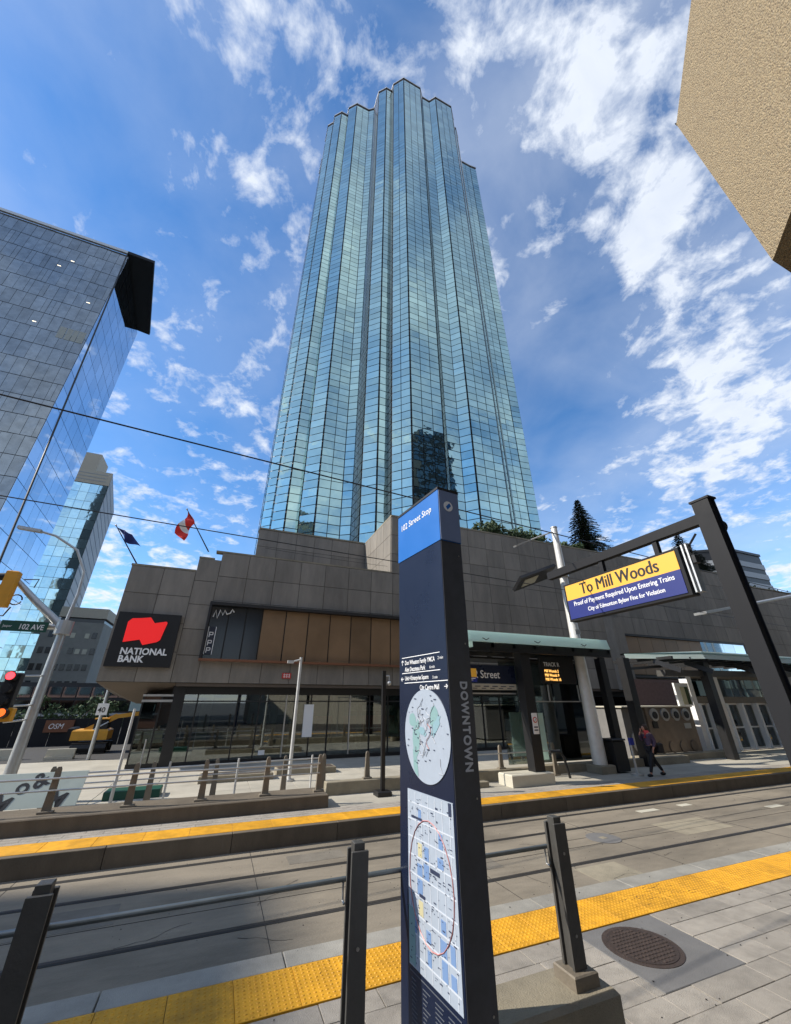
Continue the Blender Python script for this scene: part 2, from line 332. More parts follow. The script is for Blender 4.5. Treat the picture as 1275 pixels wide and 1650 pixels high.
def frame(o, x, y):
    """matrix with origin o, text x axis x, text y axis y"""
    x = Vector(x).normalized(); y = Vector(y).normalized(); z = x.cross(y)
    m = Matrix((x, y, z)).transposed().to_4x4(); m.translation = Vector(o); return m
def copy_tree(o, parent=None, loc=None):
    c = o.copy(); C.objects.link(c); c.parent = parent
    if loc is not None: c.location = loc
    for ch in list(o.children): copy_tree(ch, c)
    return c

# ================================================================== THE GROUND
struct(MB().box(-900, 900, -900, 900, -3, -.42), 'ground', 'asphalt')
near = struct(MB().box(-60, 60, -20, 6.05, -.42, -.03), 'near_platform', 'joint')
struct(MB().box(-60, 60, 6.4, 11.45, -.42, -.35), 'track_bed', 'slab')
far_p = struct(MB().box(-60, 70, 11.6, 14.2, -.42, -.004), 'far_platform', 'plaza')
plaza = struct(MB().box(-9.5, 70, 14.2, 60, -.42, -.012), 'plaza', 'plaza')
struct(MB().box(-120, -9.5, 14.2, 27, -.42, -.02), 'pavement', 'plaza')
struct(MB().box(-120, -3.0, 27, 75, -.42, -.005), 'road', 'asphalt')
# far platform coping blocks and yellow tiles
fc = []
def joint_run(name, m, parent, x0, x1, step, y0, y1, z0, z1, gap=.012, b=.008, jz=0):
    L_ = step - gap; me = mk(MB().bev(0, L_, y0, y1, z0, z1, b), name, m)
    n = int((x1 - x0) / step)
    for i in range(n):
        p = piece(name, me, parent, (x0 + i*step, 0, random.uniform(-jz, jz)))
joint_run('coping_block', 'concrete_dark', far_p, -16.0, 44, 2.4, 11.45, 11.6, -.42, .0, .014)
joint_run('tactile_tile', 'yellow', far_p, -10.0, 44, .9, 11.61, 12.30, -.05, .004, .006, .003)
# paving on the far platform: small slabs, too fine to pick apart at this distance
g = MB()
for i in range(60):
    for j in range(3):
        x = -9 + i*.75 + (j % 2)*.37; g.box(x, x+.738, 12.31+j*.2, 12.498+j*.2, -.003, .003)
p = part(g, 'paving_slabs', 'paver', far_p, kind='stuff')
# plaza: large panels with open joints
me = mk(MB().bev(0, 1.485, 0, 1.485, -.011, .0, .004), 'plaza_slab', 'plaza')
for i in range(22):
    for j in range(4):
        piece('plaza_slab', me, plaza, (-9 + i*1.5, 15.0 + j*1.5, random.uniform(-.001, .001)))
# near platform edge band, yellow tactile tiles with their domes
joint_run('edge_block', 'edge_concrete', near, -6, 40, 1.8, 6.062, 6.40, -.42, 0, .012)
TX0, TX1 = -1.8, 24.0
joint_run('tactile_tile', 'yellow', near, TX0, TX1, .61, 5.385, 6.055, -.05, .003, .005, .003)
dm = MB()
yy = 5.42
rows = [5.415 + k*.0602 for k in range(11)]
for r_ in rows:
    x = TX0 + .03
    while x < 13:
        a = .017; b_ = .011
        dm.add([(x+a*math.cos(q), r_+a*math.sin(q), .003) for q in (0, 1.047, 2.094, 3.142, 4.189, 5.236)] + [(x+b_*math.cos(q), r_+b_*math.sin(q), .0085) for q in (0, 1.047, 2.094, 3.142, 4.189, 5.236)],
               [(0, 1, 7, 6), (1, 2, 8, 7), (2, 3, 9, 8), (3, 4, 10, 9), (4, 5, 11, 10), (5, 0, 6, 11), (6, 7, 8, 9, 10, 11)])
        x += .061
part(dm, 'tactile_domes', 'yellow', near, kind='stuff')
g = MB()
for k in range(46):
    x, y = 6.6+random.gauss(0, .35), random.uniform(5.55, 6.0); l = random.uniform(.03, .16); a = random.uniform(-.4, .4); dx_, dy_ = math.cos(a)*l, math.sin(a)*l
    g.add([(x, y, .0042), (x+dx_, y+dy_, .0042), (x+dx_, y+dy_+.006, .0042), (x, y+.005, .0042)], [(0, 1, 2, 3)])
part(g, 'scuff_marks', 'groove', near, kind='stuff')
# pavers of the near platform, running bond in mixed lengths, around the manhole pad
PAD = (4.68, 6.02, 4.172, 5.372)
lens = {l: mk(MB().bev(0, l-.010, 0, .292, -.03, 0, .0025), 'paver', 'paver') for l in (.3, .45, .6, .9)}
y = 5.372 - .30; row = 0
while y > 2.2:
    x = -1.6 + (row % 3)*.2
    while x < 11.5:
        l = random.choice((.45, .6, .6, .9, .9))
        if y + .28 > PAD[2] and x < PAD[1] and x + l > PAD[0]:
            if x < PAD[0] - .02:
                l = PAD[0] - x
                if l > .9: l = .6
                elif l < .08: x = PAD[1]; continue
                if l not in lens: lens[l] = mk(MB().bev(0, l-.010, 0, .292, -.03, 0, .0025), 'paver', 'paver')
            else: x = PAD[1]; continue
        piece('paver', lens[l], near, (x, y, random.uniform(-.0035, .001)), (random.uniform(-.004, .004), 0, 0)); x += l
    y -= .30; row += 1
pad = part(MB().bev(PAD[0], PAD[1]-.012, PAD[2]+.004, PAD[3]-.004, -.03, -.002, .006), 'concrete_pad', 'pad', near)
mh = thing('manhole_cover', 'round rusty iron manhole cover in the grey pad on the near platform', 'manhole cover', (5.22, 4.86, 0))
part(MB().disc((5.22, 4.86, -.001), .44, .008, 'z', 40), 'frame_ring', 'iron', mh)
part(MB().disc((5.22, 4.86, .0035), .385, .008, 'z', 40), 'cover', 'iron', mh)
g = MB()
for i in range(-6, 7):
    for j in range(-6, 7):
        x, y = 5.22 + i*.056, 4.86 + j*.056
        if math.hypot(x-5.22, y-4.86) < .35: g.box(x-.017, x+.017, y-.017, y+.017, .0075, .012)
part(g, 'tread_studs', 'iron', mh, kind='stuff')
# rails set in the slab, slab joints
def rail(y, label):
    t = thing('rail', label, 'rail', (0, y, -.35), 'tram rails in the track bed')
    part(MB().box(-60, 60, y-.085, y-.03, -.352, -.346), 'flangeway', 'groove', t)
    part(MB().box(-60, 60, y+.034, y+.045, -.352, -.346), 'rail_seal', 'groove', t)
    part(MB().bev(-60, 60, y-.029, y+.033, -.36, -.342, .006), 'rail_head', 'rail_steel', t)
rail(8.1, 'rail nearest the yellow strip of the near platform')
rail(6.67, 'rail tucked under the edge of the near platform')
rail(10.0, 'second rail out from the far platform wall')
rail(11.07, 'rail running close along the foot of the far platform wall')
g = MB()
for i in range(-8, 12): g.box(i*4.1+1.2, i*4.1+1.208, 6.42, 11.43, -.351, -.3465)
for q in (8.85, 9.3): g.box(-60, 60, q, q+.012, -.351, -.3465)
j = part(g, 'slab_joints', 'groove'); j['kind'] = 'structure'
random.seed(31)
for k, (x, y, a, b) in enumerate([(4.4, 8.55, 1.5, .9), (7.1, 7.2, 1.1, .7), (-2.2, 8.9, 1.3, .75), (11.4, 8.5, 1.9, 1.0), (1.9, 10.3, 1.2, .5), (14.5, 7.4, 2.2, .6)]):
    q = part(MB().prism([(x+random.uniform(-.03, .03), y), (x+a, y+random.uniform(-.03, .03)), (x+a+random.uniform(-.03, .03), y+b), (x, y+b)], -.351, -.3472), 'slab_patch', 'slab_patch_' + 'ab'[k % 2]); q['kind'] = 'structure'
g = MB()
for k in range(26):
    x, y = random.uniform(-3, 20), random.uniform(6.6, 11.2); an_ = random.uniform(-.6, .6) + random.choice((0, 1.57)); 
    for s_ in range(random.randint(4, 11)):
        an_ += random.uniform(-.5, .5); l = random.uniform(.06, .18); x2, y2 = x+math.cos(an_)*l, y+math.sin(an_)*l
        if not 6.45 < y2 < 11.4: break
        w_ = random.uniform(.002, .005); nx_, ny_ = -math.sin(an_)*w_, math.cos(an_)*w_
        g.add([(x-nx_, y-ny_, -.3462), (x2-nx_, y2-ny_, -.3462), (x2+nx_, y2+ny_, -.3462), (x+nx_, y+ny_, -.3462)], [(0, 1, 2, 3)]); x, y = x2, y2
q = part(g, 'slab_cracks', 'groove'); q['kind'] = 'structure'
g = MB()
for k in range(420):
    x, y, z = random.uniform(-1, 12), random.uniform(2.6, 11.3), 0
    z = -.347 if y > 6.42 else .004; rr = random.uniform(.004, .011); g.ball((x, y, z), rr, 1, random.uniform(.6, 1), .5, 5, 3)
q = part(g, 'grit', 'groove'); q['kind'] = 'stuff'; q['label'] = 'small dark grit and crumbs scattered over the platform and track slab'; q['category'] = 'grit'
mh2 = thing('manhole_cover', 'round flush manhole cover with a pale square mark between the tracks', 'manhole cover', (9.25, 9.12, -.35))
part(MB().disc((9.25, 9.12, -.345), .40, .008, 'z', 32), 'cover', 'pad', mh2)
part(MB().box(9.17, 9.33, 9.05, 9.2, -.342, -.338), 'lifting_plate', 'concrete', mh2)
for k, (x, y, s) in enumerate([(12.3, 10.45, .8), (16.6, 9.3, .7), (14.2, 10.5, .5)]):
    setp(part(MB().box(x, x+s, y, y+.22, -.352, -.3445), 'track_marker', 'cream'), ['pale plate set in the slab left of the other two', 'pale plate set in the slab farthest right', 'short pale plate set in the slab between the other two'][k], 'marker plate', 'pale plates in the track slab')
lit = MB()
for x, y in [(1.5, 9.2)]: lit.box(x, x+.09, y, y+.05, -.349, -.335)
setp(part(lit, 'paper_scrap', 'white'), 'small white scrap of paper lying on the track slab', 'litter')

# ================================================================== TOWER
TC = (23.95, 58.0)
half = [(-1.05, -20.8), (-2.25, -22.1), (-6.9, -22.1), (-8.85, -20.1), (-8.85, -18.8), (-10.3, -18.8), (-11.85, -17.35), (-11.95, -13.95), (-13.2, -13.1), (-16.5, -13.05),
        (-18.25, -11.45), (-18.3, -9.9), (-19.85, -9.9), (-21.4, -8.45), (-21.4, -7.0), (-22.6, -5.8), (-22.6, -2.25), (-21.4, -1.05)]
TZ0, TZ1, ROW = 14.0, 146.0, 1.283
hr = [(-x, y) for x, y in half[:9]] + [(18.4, -13.1), (20.4, -13.3), (20.4, -9.9), (21.4, -9.9), (22.4, -8.9), (22.6, -5.8), (22.6, -2.25), (21.4, -1.05)]
poly = half[::-1] + hr                                              # front, left to right
poly += [(x, -y) for x, y in poly[::-1]]                            # back
poly = [(x + TC[0], y + TC[1]) for x, y in poly]
tower = thing('glass_tower', 'tall faceted teal mirror glass office tower rising behind the stone podium', 'skyscraper', (TC[0], TC[1], 0))
part(MB().prism([(TC[0] + (x-TC[0])*.9975, TC[1] + (y-TC[1])*.9975) for x, y in poly], 0, TZ1 - .05), 'curtain_wall_frame', 'dark_metal', tower)
cand = []; rest = MB(); seam = MB(); nrow = int((TZ1 - TZ0) / ROW)
camp = Vector((0, 0, 2.65)); pm = {}
for i in range(len(poly)):
    a = Vector(poly[i]); b = Vector(poly[(i+1) % len(poly)]); d = b - a; Lf = d.length; d.normalize(); nrm = Vector((d.y, -d.x))
    n = max(1, round(Lf / 1.6)); wd = Lf / n; off = .07
    vis = nrm.dot(Vector((0, 0)) - (a+b)/2) > 0
    back = (a.y + b.y)/2 > TC[1] + 3
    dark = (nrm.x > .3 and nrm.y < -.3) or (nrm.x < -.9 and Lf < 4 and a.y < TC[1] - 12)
    for c in range(n):
        e0 = .09 if c == 0 else .045; e1 = .09 if c == n-1 else .045; q0 = a + d*(c*wd + e0) + nrm*off; q1 = a + d*((c+1)*wd - e1) + nrm*off; mid = (q0 + q1)/2
        for r_ in range(nrow):
            if back and (r_ % 1): continue
            z0 = TZ0 + r_*ROW + .05; z1 = z0 + ROW - .10
            cand.append((vis and not dark, (Vector((mid.x, mid.y, (z0+z1)/2)) - camp).length, mid, z0, z1, (q1-q0).length, d, nrm, dark))
vis_c = sorted([c for c in cand if c[0] and c[3] > 16.0 and c[5] > 1.1 and c[7].dot(-c[2].normalized()) > .35], key=lambda c: c[1]/c[7].dot(-c[2].normalized()))
top = set(id(c) for c in vis_c[:300])
for c in cand:
    vis, dist, mid, z0, z1, wd, d, nrm, dk = c
    ang = math.atan2(d.y, d.x); tx = random.gauss(0, .006); tz = random.gauss(0, .007); h = z1 - z0
    if id(c) in top:
        k = round(wd, 3)
        if k not in pm: pm[k] = mk(MB().box(-k/2, k/2, -.02, .0, -h/2, h/2), 'glass_pane', 'teal_mirror')
        piece('glass_pane', pm[k], tower, (mid.x, mid.y, (z0+z1)/2), (tx, 0, ang + tz))
    else:
        m_ = Matrix.Translation((mid.x, mid.y, (z0+z1)/2)) @ Euler((tx, 0, ang + tz)).to_matrix().to_4x4()
        V = [m_ @ Vector(p) for p in ((-wd/2, -.02, -h/2), (wd/2, -.02, -h/2), (wd/2, -.02, h/2), (-wd/2, -.02, h/2))]
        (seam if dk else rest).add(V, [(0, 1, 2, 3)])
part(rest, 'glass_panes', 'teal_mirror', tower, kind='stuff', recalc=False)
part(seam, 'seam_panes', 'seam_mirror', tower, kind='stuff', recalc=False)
# parapet coping following the serrated outline
g = MB()
for i in range(len(poly)):
    a = Vector(poly[i]); b = Vector(poly[(i+1) % len(poly)]); e_ = (b-a).normalized()*.12; g.bar((a.x-e_.x, a.y-e_.y, TZ1 + .2), (b.x+e_.x, b.y+e_.y, TZ1 + .2), .26, .45)
part(g, 'parapet_coping', 'gal', tower)
part(MB().box(14, 34, 50, 66, TZ1 - .06, TZ1 + 3), 'plant_room', 'dark_metal', tower)

# ================================================================== PODIUM (bank)
bank = thing('bank_podium', 'long dark grey stone podium building with bank storefront below the glass tower', 'building', (0, 22.5, 0))
F = 22.5
stone_pool = []
def panel_wall(parent, x0, x1, z0, z1, y, cols, rows, holes=(), name='stone_panel', keep=True, axis='x', sign=-1):
    """stone panels proud of a backing wall, recessed joints; holes are (x0,x1,z0,z1) left open"""
    w_ = (x1-x0)/cols; h_ = (z1-z0)/rows; key = None; me = mk(MB().box(.012, w_-.012, -.03, .02, .012, h_-.012), name, 'stone')
    st = MB()
    for i in range(cols):
        for j in range(rows):
            a, b, c, d = x0+i*w_, x0+(i+1)*w_, z0+j*h_, z0+(j+1)*h_
            if any(b > H[0]+.02 and a < H[1]-.02 and d > H[2]+.02 and c < H[3]-.02 for H in holes):
                # clip the panel to the free part when a hole cuts it
                H = [H for H in holes if b > H[0]+.02 and a < H[1]-.02 and d > H[2]+.02 and c < H[3]-.02][0]
                segs = []
                if a < H[0]-.05: segs.append((a, min(b, H[0]), c, d))
                if b > H[1]+.05: segs.append((max(a, H[1]), b, c, d))
                if c < H[2]-.05: segs.append((max(a, H[0]), min(b, H[1]), c, H[2]))
                if d > H[3]+.05: segs.append((max(a, H[0]), min(b, H[1]), H[3], d))
                for s_ in segs:
                    part(MB().box(s_[0]+.012, s_[1]-.012, y-.03, y+.02, s_[2]+.012, s_[3]-.012), name, 'stone', parent)
                continue
            if keep and random.random() < 2:
                p = piece(name, me, parent, (a, y + random.uniform(-.006, .004), c))
            else: st.box(a+.012, b-.012, y-.03, y+.02, c+.012, d-.012)
    if st.v: part(st, 'stone_panels', 'stone', parent, kind='stuff')
# backing walls (with the long window left open)
wl = MB()
wl.box(-5.23, -1.95, F+.02, 40, 3.45, 8.9)
wl.box(-1.95, -1.16, F+.02, 40, 3.45, 9.65)
wl.box(-1.16, 12.0, F+.02, F+.9, 7.22, 10.05)
wl.box(-1.16, 12.0, F+.02, F+.9, 3.45, 4.55)
wl.box(-1.16, 12.0, F+1.4, 40, 3.45, 10.0)
part(wl, 'wall', 'joint', bank)
panel_wall(bank, -5.23, -2.27, 3.45, 8.87, F, 2, 4)
panel_wall(bank, -2.27, -1.16, 3.45, 9.65, F, 1, 5)
panel_wall(bank, -1.16, 12.0, 3.45, 10.1, F, 9, 5, holes=[(-1.16, 12.0, 4.56, 7.22)])
part(MB().box(-5.26, -2.27, F-.02, F+.35, 8.88, 8.98).box(-2.27, -1.5, F-.02, F+.35, 9.66, 9.75).box(-1.5, 9.0, F-.02, F+.4, 10.11, 10.2), 'parapet_cap', 'concrete', bank)
# wedge below the cantilevered left corner
part(MB().add([(-5.23, F+.02, 3.44), (-2.0, F+.02, 3.44), (-2.0, 26.5, 3.0), (-5.23, 26.5, 3.0), (-3.3, 26.5, 2.5), (-2.0, 26.5, 2.5), (-3.8, 25.0, 2.55)],
              [(0, 1, 6), (0, 6, 3), (1, 2, 5), (1, 5, 6), (6, 5, 4), (3, 6, 4)]), 'soffit', 'soffit', bank)
part(MB().box(-2.0, 28.7, F+.02, 23.6, 3.30, 3.44), 'soffit', 'soffit', bank)
part(MB().box(-2.1, 28.7, 22.9, 23.25, 2.95, 3.30), 'fascia', 'black', bank)
# long window box
wb = part(MB().box(-1.25, 12.05, F-.28, F+.1, 7.18, 7.34).box(-1.25, -1.14, F-.28, F+.1, 4.55, 7.18).box(11.95, 12.05, F-.28, F+.1, 4.55, 7.18), 'window_frame', 'dark_metal', bank)
part(MB().box(-1.25, 12.05, F-.30, F+.1, 4.44, 4.55), 'sill', 'copper', wb)
seams = [-1.14, -.25, .62, 1.45, 2.7, 3.95, 5.2, 6.45, 7.7, 8.95, 10.3, 11.95]
for i in range(len(seams)-1):
    a, b = seams[i], seams[i+1]; m_ = 'window_dark' if i < 3 else 'bronze_panel'
    if i == 2: a2 = a
    piece_ = part(MB().box(a+.03, b-.03, F+.02+.01*math.sin(i*2.3), F+.06, 4.57, 7.17), 'window_panel', m_, bank, label='black glass panel at the left end of the long window' if i < 3 else None)
part(MB().box(-1.14, 11.95, F+.07, F+.2, 4.56, 7.18), 'window_back', 'black', bank)
# white scribble, a modelled reflection of lettering; blue vertical sign inside the dark panes
g = MB(); pts = [(-1.0, 6.6), (-.92, 6.95), (-.8, 6.55), (-.7, 6.98), (-.55, 6.72), (-.48, 6.98), (-.36, 6.78), (-.2, 6.85), (-.12, 7.05), (-.02, 6.9)]
g.tube([(x, F-.0, z) for x, z in pts], .04, 6); part(g, 'reflection_mark', 'white', bank)
vb = part(MB().box(-1.10, -.72, F-.05, F+.0, 4.75, 6.1), 'vertical_sign', 'navy', bank)
g = MB(); 
for zc in (4.95, 5.3, 5.7): g.box(-1.02, -.98, F-.062, F-.052, zc-.12, zc+.14).box(-.98, -.84, F-.062, F-.052, zc+.10, zc+.14).box(-.98, -.84, F-.062, F-.052, zc-.02, zc+.02).box(-.86, -.82, F-.062, F-.052, zc-.0, zc+.12)
g.box(-1.10, -1.07, F-.062, F-.052, 4.75, 6.1).box(-.75, -.72, F-.062, F-.052, 4.75, 6.1)
part(g, 'lettering', 'white_print', vb)
# small red plate
rs = setp(part(MB().box(2.85, 3.3, F-.08, F-.035, 3.72, 3.98), 'small_red_sign', 'red'), 'small red plate high on the stone wall above the storefront', 'sign')
g = MB()
for k in range(2): g.box(2.9, 3.25, F-.088, F-.083, 3.79+k*.1, 3.81+k*.1)
for k in range(3): g.box(2.94+k*.13, 2.97+k*.13, F-.088, F-.083, 3.75, 3.95)
part(g, 'lettering', 'white_print', rs)
# storefront: glass wall, mullions, interior
sf = part(MB().box(-3.3, 20, 22.96, 23.06, .0, .16), 'storefront', 'black', bank)
xs = [-3.25, -2.5, -1.95, -.95, .9, 1.95, 3.3, 4.6, 5.55, 6.75, 7.9, 9.0, 10.2, 11.5, 12.8, 14.1, 15.4, 16.7, 18.0, 19.3]
for i, x in enumerate(xs[:-1]):
    part(MB().box(x+.03, xs[i+1]-.03, 23.0, 23.015, .16, 2.95), 'glass', 'shop_glass', sf)
for i, x in enumerate(xs):
    part(MB().box(x-.03, x+.03, 22.95, 23.07, .16, 2.95), 'mullion', 'black' if i not in (6, 9) else 'gal', sf)
part(MB().box(-1.95, 19.3, 22.955, 23.065, 2.62, 2.68), 'transom', 'dark_metal', sf)
part(MB().box(-2.02, -1.55, 22.85, 23.3, 0, 3.3), 'column', 'black', bank)
part(MB().box(-3.3, -1.98, 22.93, 23.07, 2.62, 2.72).box(-3.3, -1.98, 22.93, 23.07, 2.86, 2.95), 'rail_bars', 'gal', bank)
part(MB().box(-3.28, -3.22, 23.07, 27, 0, 3.0), 'side_glass', 'dark_mirror', bank)
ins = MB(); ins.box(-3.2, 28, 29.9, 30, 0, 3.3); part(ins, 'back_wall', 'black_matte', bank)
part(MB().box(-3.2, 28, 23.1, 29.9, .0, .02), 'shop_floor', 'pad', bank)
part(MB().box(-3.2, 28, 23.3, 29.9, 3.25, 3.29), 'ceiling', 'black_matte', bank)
for x, m_, w2 in [(-.75, 'cream', .5), (3.6, 'cream', .18), (5.9, 'cream', .6), (2.55, 'beige_plain', .4), (7.3, 'cream', .25), (12.2, 'cream', .3)]:
    part(MB().box(x, x+w2, 23.25, 23.5, .02, 2.94), 'column', m_, bank)
part(MB().box(5.2, 9.9, 24.1, 24.5, 1.1, 1.9), 'counter', 'red', bank, label='red panel glimpsed inside the shop')
part(MB().box(2.3, 4.4, 23.7, 23.8, 2.0, 2.5).box(7.0, 9.6, 23.8, 23.9, 2.15, 2.45), 'hanging_banner', 'white', bank)
part(MB().box(0.2, 2.2, 24.0, 24.4, .02, 1.2), 'counter', 'blind', bank)
part(MB().box(4.25, 4.75, 22.93, 22.945, 1.0, 2.5), 'poster', 'white_print', sf, label='narrow white poster on the shop glass')
part(MB().box(2.2, 2.5, 22.93, 22.945, .3, .5), 'notice', 'white_print', sf)
# NATIONAL BANK sign
ns = thing('bank_sign', 'square black sign with red flag emblem and white words on the stone corner', 'sign', (-3.77, F, 4.08))
part(MB().box(-5.09, -2.42, F-.22, F-.035, 4.08, 6.52), 'sign_box', 'black', ns)
g = MB()
fl = [(-4.62, 6.06), (-4.47, 6.23), (-4.13, 6.26), (-3.72, 6.32), (-3.50, 6.06), (-3.02, 6.17), (-2.96, 6.12), (-3.10, 5.30), (-3.22, 5.20), (-3.78, 5.04), (-3.95, 5.28), (-4.60, 5.14)]
n = len(fl); g.add([(x, F-.27, z) for x, z in fl] + [(x, F-.222, z) for x, z in fl], [tuple(range(n)), tuple(range(n, 2*n))[::-1]] + [(i, (i+1) % n, n+(i+1) % n, n+i) for i in range(n)])
part(g, 'flag_emblem', 'red_sign', ns)
for s_, z in (('NATIONAL', 4.62), ('BANK', 4.28)):
    lettering(s_, .40, 'white_print', ns, frame(Vector((-4.60, F-.24, z)) - ns.location, (1, 0, 0), (0, 0, 1)), bold=.012, ext=.01, sx=.95)

# upper podium block, the stepped wall behind the bank
up = thing('upper_podium', 'taller grey stone podium block with gridded panels stepping up behind the blue pylon', 'building', (9.0, 22.5, 0))
part(MB().box(9.0, 12.0, F+.92, 27, 10.12, 14.15).box(12.02, 28.72, F+.02, 27, 3.45, 14.15).box(28.72, 45.4, F+1.0, 27, 3.45, 14.15).box(45.4, 75, F+.02, 27, 3.45, 13.3).box(28.72, 45.4, F+.02, F+1.0, 7.5, 14.15).box(.7, 9.0, 28.3, 29.2, 9.5, 14.15).box(9.0, 12, 27, 29.2, 9.5, 14.15).box(9.0, 12.0, F+.02, F+.92, 10.12, 14.15), 'wall', 'joint', up)
panel_wall(up, 8.98, 12.02, 10.12, 14.2, F, 2, 3)
panel_wall(up, 12.02, 28.7, 3.45, 14.2, F, 11, 8)
panel_wall(up, 28.7, 45.4, 7.5, 14.2, F, 11, 5)
st = MB()
for i in range(15):
    for j_ in range(7): st.box(45.4+i*1.9+.015, 47.3+i*1.9-.015, F-.03, F+.015, 3.5+j_*1.4+.015, 4.9+j_*1.4-.015)
part(st, 'stone_panels', 'stone', up, kind='stuff')
me = mk(MB().box(-.02, .03, .015, 1.38, .015, 1.35), 'stone_panel', 'stone')
for i in range(4):
    for j_ in range(3): piece('stone_panel', me, up, (8.97, 22.56+i*1.4, 10.14+j_*1.36))
panel_wall(up, .7, 9.0, 10.2, 14.2, 28.28, 6, 3)
part(MB().box(8.94, 45.4, F-.05, 23.0, 14.21, 14.32).box(45.4, 75, F-.05, 23.0, 13.36, 13.45).box(8.94, 9.3, 23.0, 28.2, 14.21, 14.32).box(.66, 8.94, 28.2, 29.2, 14.21, 14.32), 'parapet_cap', 'concrete', up)
# right long window in the stone wall
rw = part(MB().box(28.73, 45.38, 22.40, 23.45, 7.35, 7.48).box(28.73, 28.85, 22.40, 23.45, 4.4, 7.35).box(28.73, 45.38, 22.40, 23.45, 4.28, 4.4), 'window_frame', 'dark_metal', up)
for i in range(10):
    m_ = 'bronze_panel' if i < 6 else 'blue_mirror'
    part(MB().box(28.9+i*1.55, 30.42+i*1.55, 22.55, 22.6, 4.52, 7.33), 'window_panel', m_, up, label=None if i < 6 else 'blue reflecting pane of the right window')
part(MB().box(28.86, 45.3, 22.62, 23.4, 4.42, 7.34), 'window_back', 'black', up)
part(MB().box(28.73, 45.38, F+.03, F+.9, 3.46, 4.27), 'sill_wall', 'stone', up)
# slanting stone fin left of that window
part(MB().prism([(27.0, F-.04), (27.5, F-.35), (28.6, F-.35), (28.6, F-.04)], 3.4, 8.6), 'pier', 'stone', up)
# lower right level: dark glazed arcade
ar = part(MB().box(19.4, 75, 23.3, 23.4, 0, .2), 'arcade', 'black', up)
for i in range(18): part(MB().box(19.4+i*1.9, 19.46+i*1.9, 23.2, 23.4, .2, 3.4), 'mullion', 'dark_metal', ar)
for i in range(17): part(MB().box(19.47+i*1.9, 21.29+i*1.9, 23.3, 23.32, .2, 3.35), 'glass', 'dark_mirror', ar)

# ================================================================== LEFT GLASS TOWERS
lt = thing('office_tower', 'grey and blue mirror glass office tower cut off by the left edge of the picture', 'skyscraper', (-36.8, 74, 0))
LX, LY, LH, FL = -36.8, 74.0, 96.0, 4.02
bdir = Vector((-math.sin(R(4.6)), math.cos(R(4.6))))
BL = 23.6
A = Vector((LX, LY)); Bp = A + bdir*BL
part(MB().prism([(LX-34, LY+.06), (LX-.06, LY+.06), (Bp.x-.06, Bp.y), (LX-34, Bp.y)], 0, LH-.02), 'core', 'dark_metal', lt)
pm2 = {}; rest = MB(); cnt = 0; PW = 1.62
for r_ in range(23):
    z1 = LH - .1 - r_*FL; z0 = z1 - FL + .12
    x = LX - .02; i = 0; random.seed(100 + r_)
    while x > LX - 32:
        wd = random.choice((PW, PW, PW, PW*.5, PW*1.0))
        h = z1 - z0; k = round(wd, 2); tx, tz = random.gauss(0, .004), random.gauss(0, .006)
        mt = 'grey_mirror'
        if x > LX - 26 and r_ < 19 and cnt < 290:
            if (k, h) not in pm2: pm2[(k, h)] = mk(MB().box(-k+.05, 0, -.05, 0, 0, h), 'glass_pane', mt)
            piece('glass_pane', pm2[(k, h)], lt, (x, LY, z0), (tx, 0, tz)); cnt += 1
        else: rest.add([(x-k+.05, LY-.05, z0), (x, LY-.05+tz, z0), (x, LY-.05, z1), (x-k+.05, LY-.05-tx, z1)], [(0, 1, 2, 3)])
        x -= wd; i += 1
part(rest, 'glass_panes', 'grey_mirror', lt, kind='stuff', recalc=False)
# the skewed sky-blue side, big panes
NB = 7; pmB = None; h = FL - .10
pmB = mk(MB().box(0, BL/NB-.06, -.03, .0, 0, h), 'side_pane', 'blue_mirror')
for r_ in range(23):
    for c in range(NB):
        q = A + bdir*(c*BL/NB + .03)
        piece('side_pane', pmB, lt, (q.x+.03, q.y, LH-.1-(r_+1)*FL+.05), (random.gauss(0, .0012), 0, math.atan2(bdir.y, bdir.x) + random.gauss(0, .0012)))
# lit ceiling strips seen through the front glass
g = MB()
for x, z in [(-45.3, 88.3), (-46.9, 85.8), (-39.4, 77.8), (-45.6, 69.0)]: g.box(x-.3, x+.3, LY-.09, LY-.06, z, z+.12)
part(g, 'ceiling_lights', 'glow_warm', lt, kind='stuff')
g = MB()
for x, w2 in [(-41.5, 1.1), (-40.2, .9), (-39.2, .8), (-38.3, 1.1)]: g.box(x, x+w2, LY-.085, LY-.06, 67.9-1.3, 69.6)
part(g, 'lowered_blinds', 'blind', lt)
# cantilevered roof fin
fa = A + Vector((0, 0)); fx = 5.2
part(MB().prism([(A.x-.2, A.y-.5), (A.x+fx, A.y-.3), (A.x+1.2, A.y+23), (A.x-3.8, A.y+22.2)], LH+.02, LH+.85), 'roof_fin', 'charcoal', lt)
part(MB().prism([(A.x-34, A.y-.55), (A.x-.2, A.y-.55), (A.x-.2, A.y-.05), (A.x-34, A.y-.05)], LH, LH+.75), 'parapet', 'gal', lt)
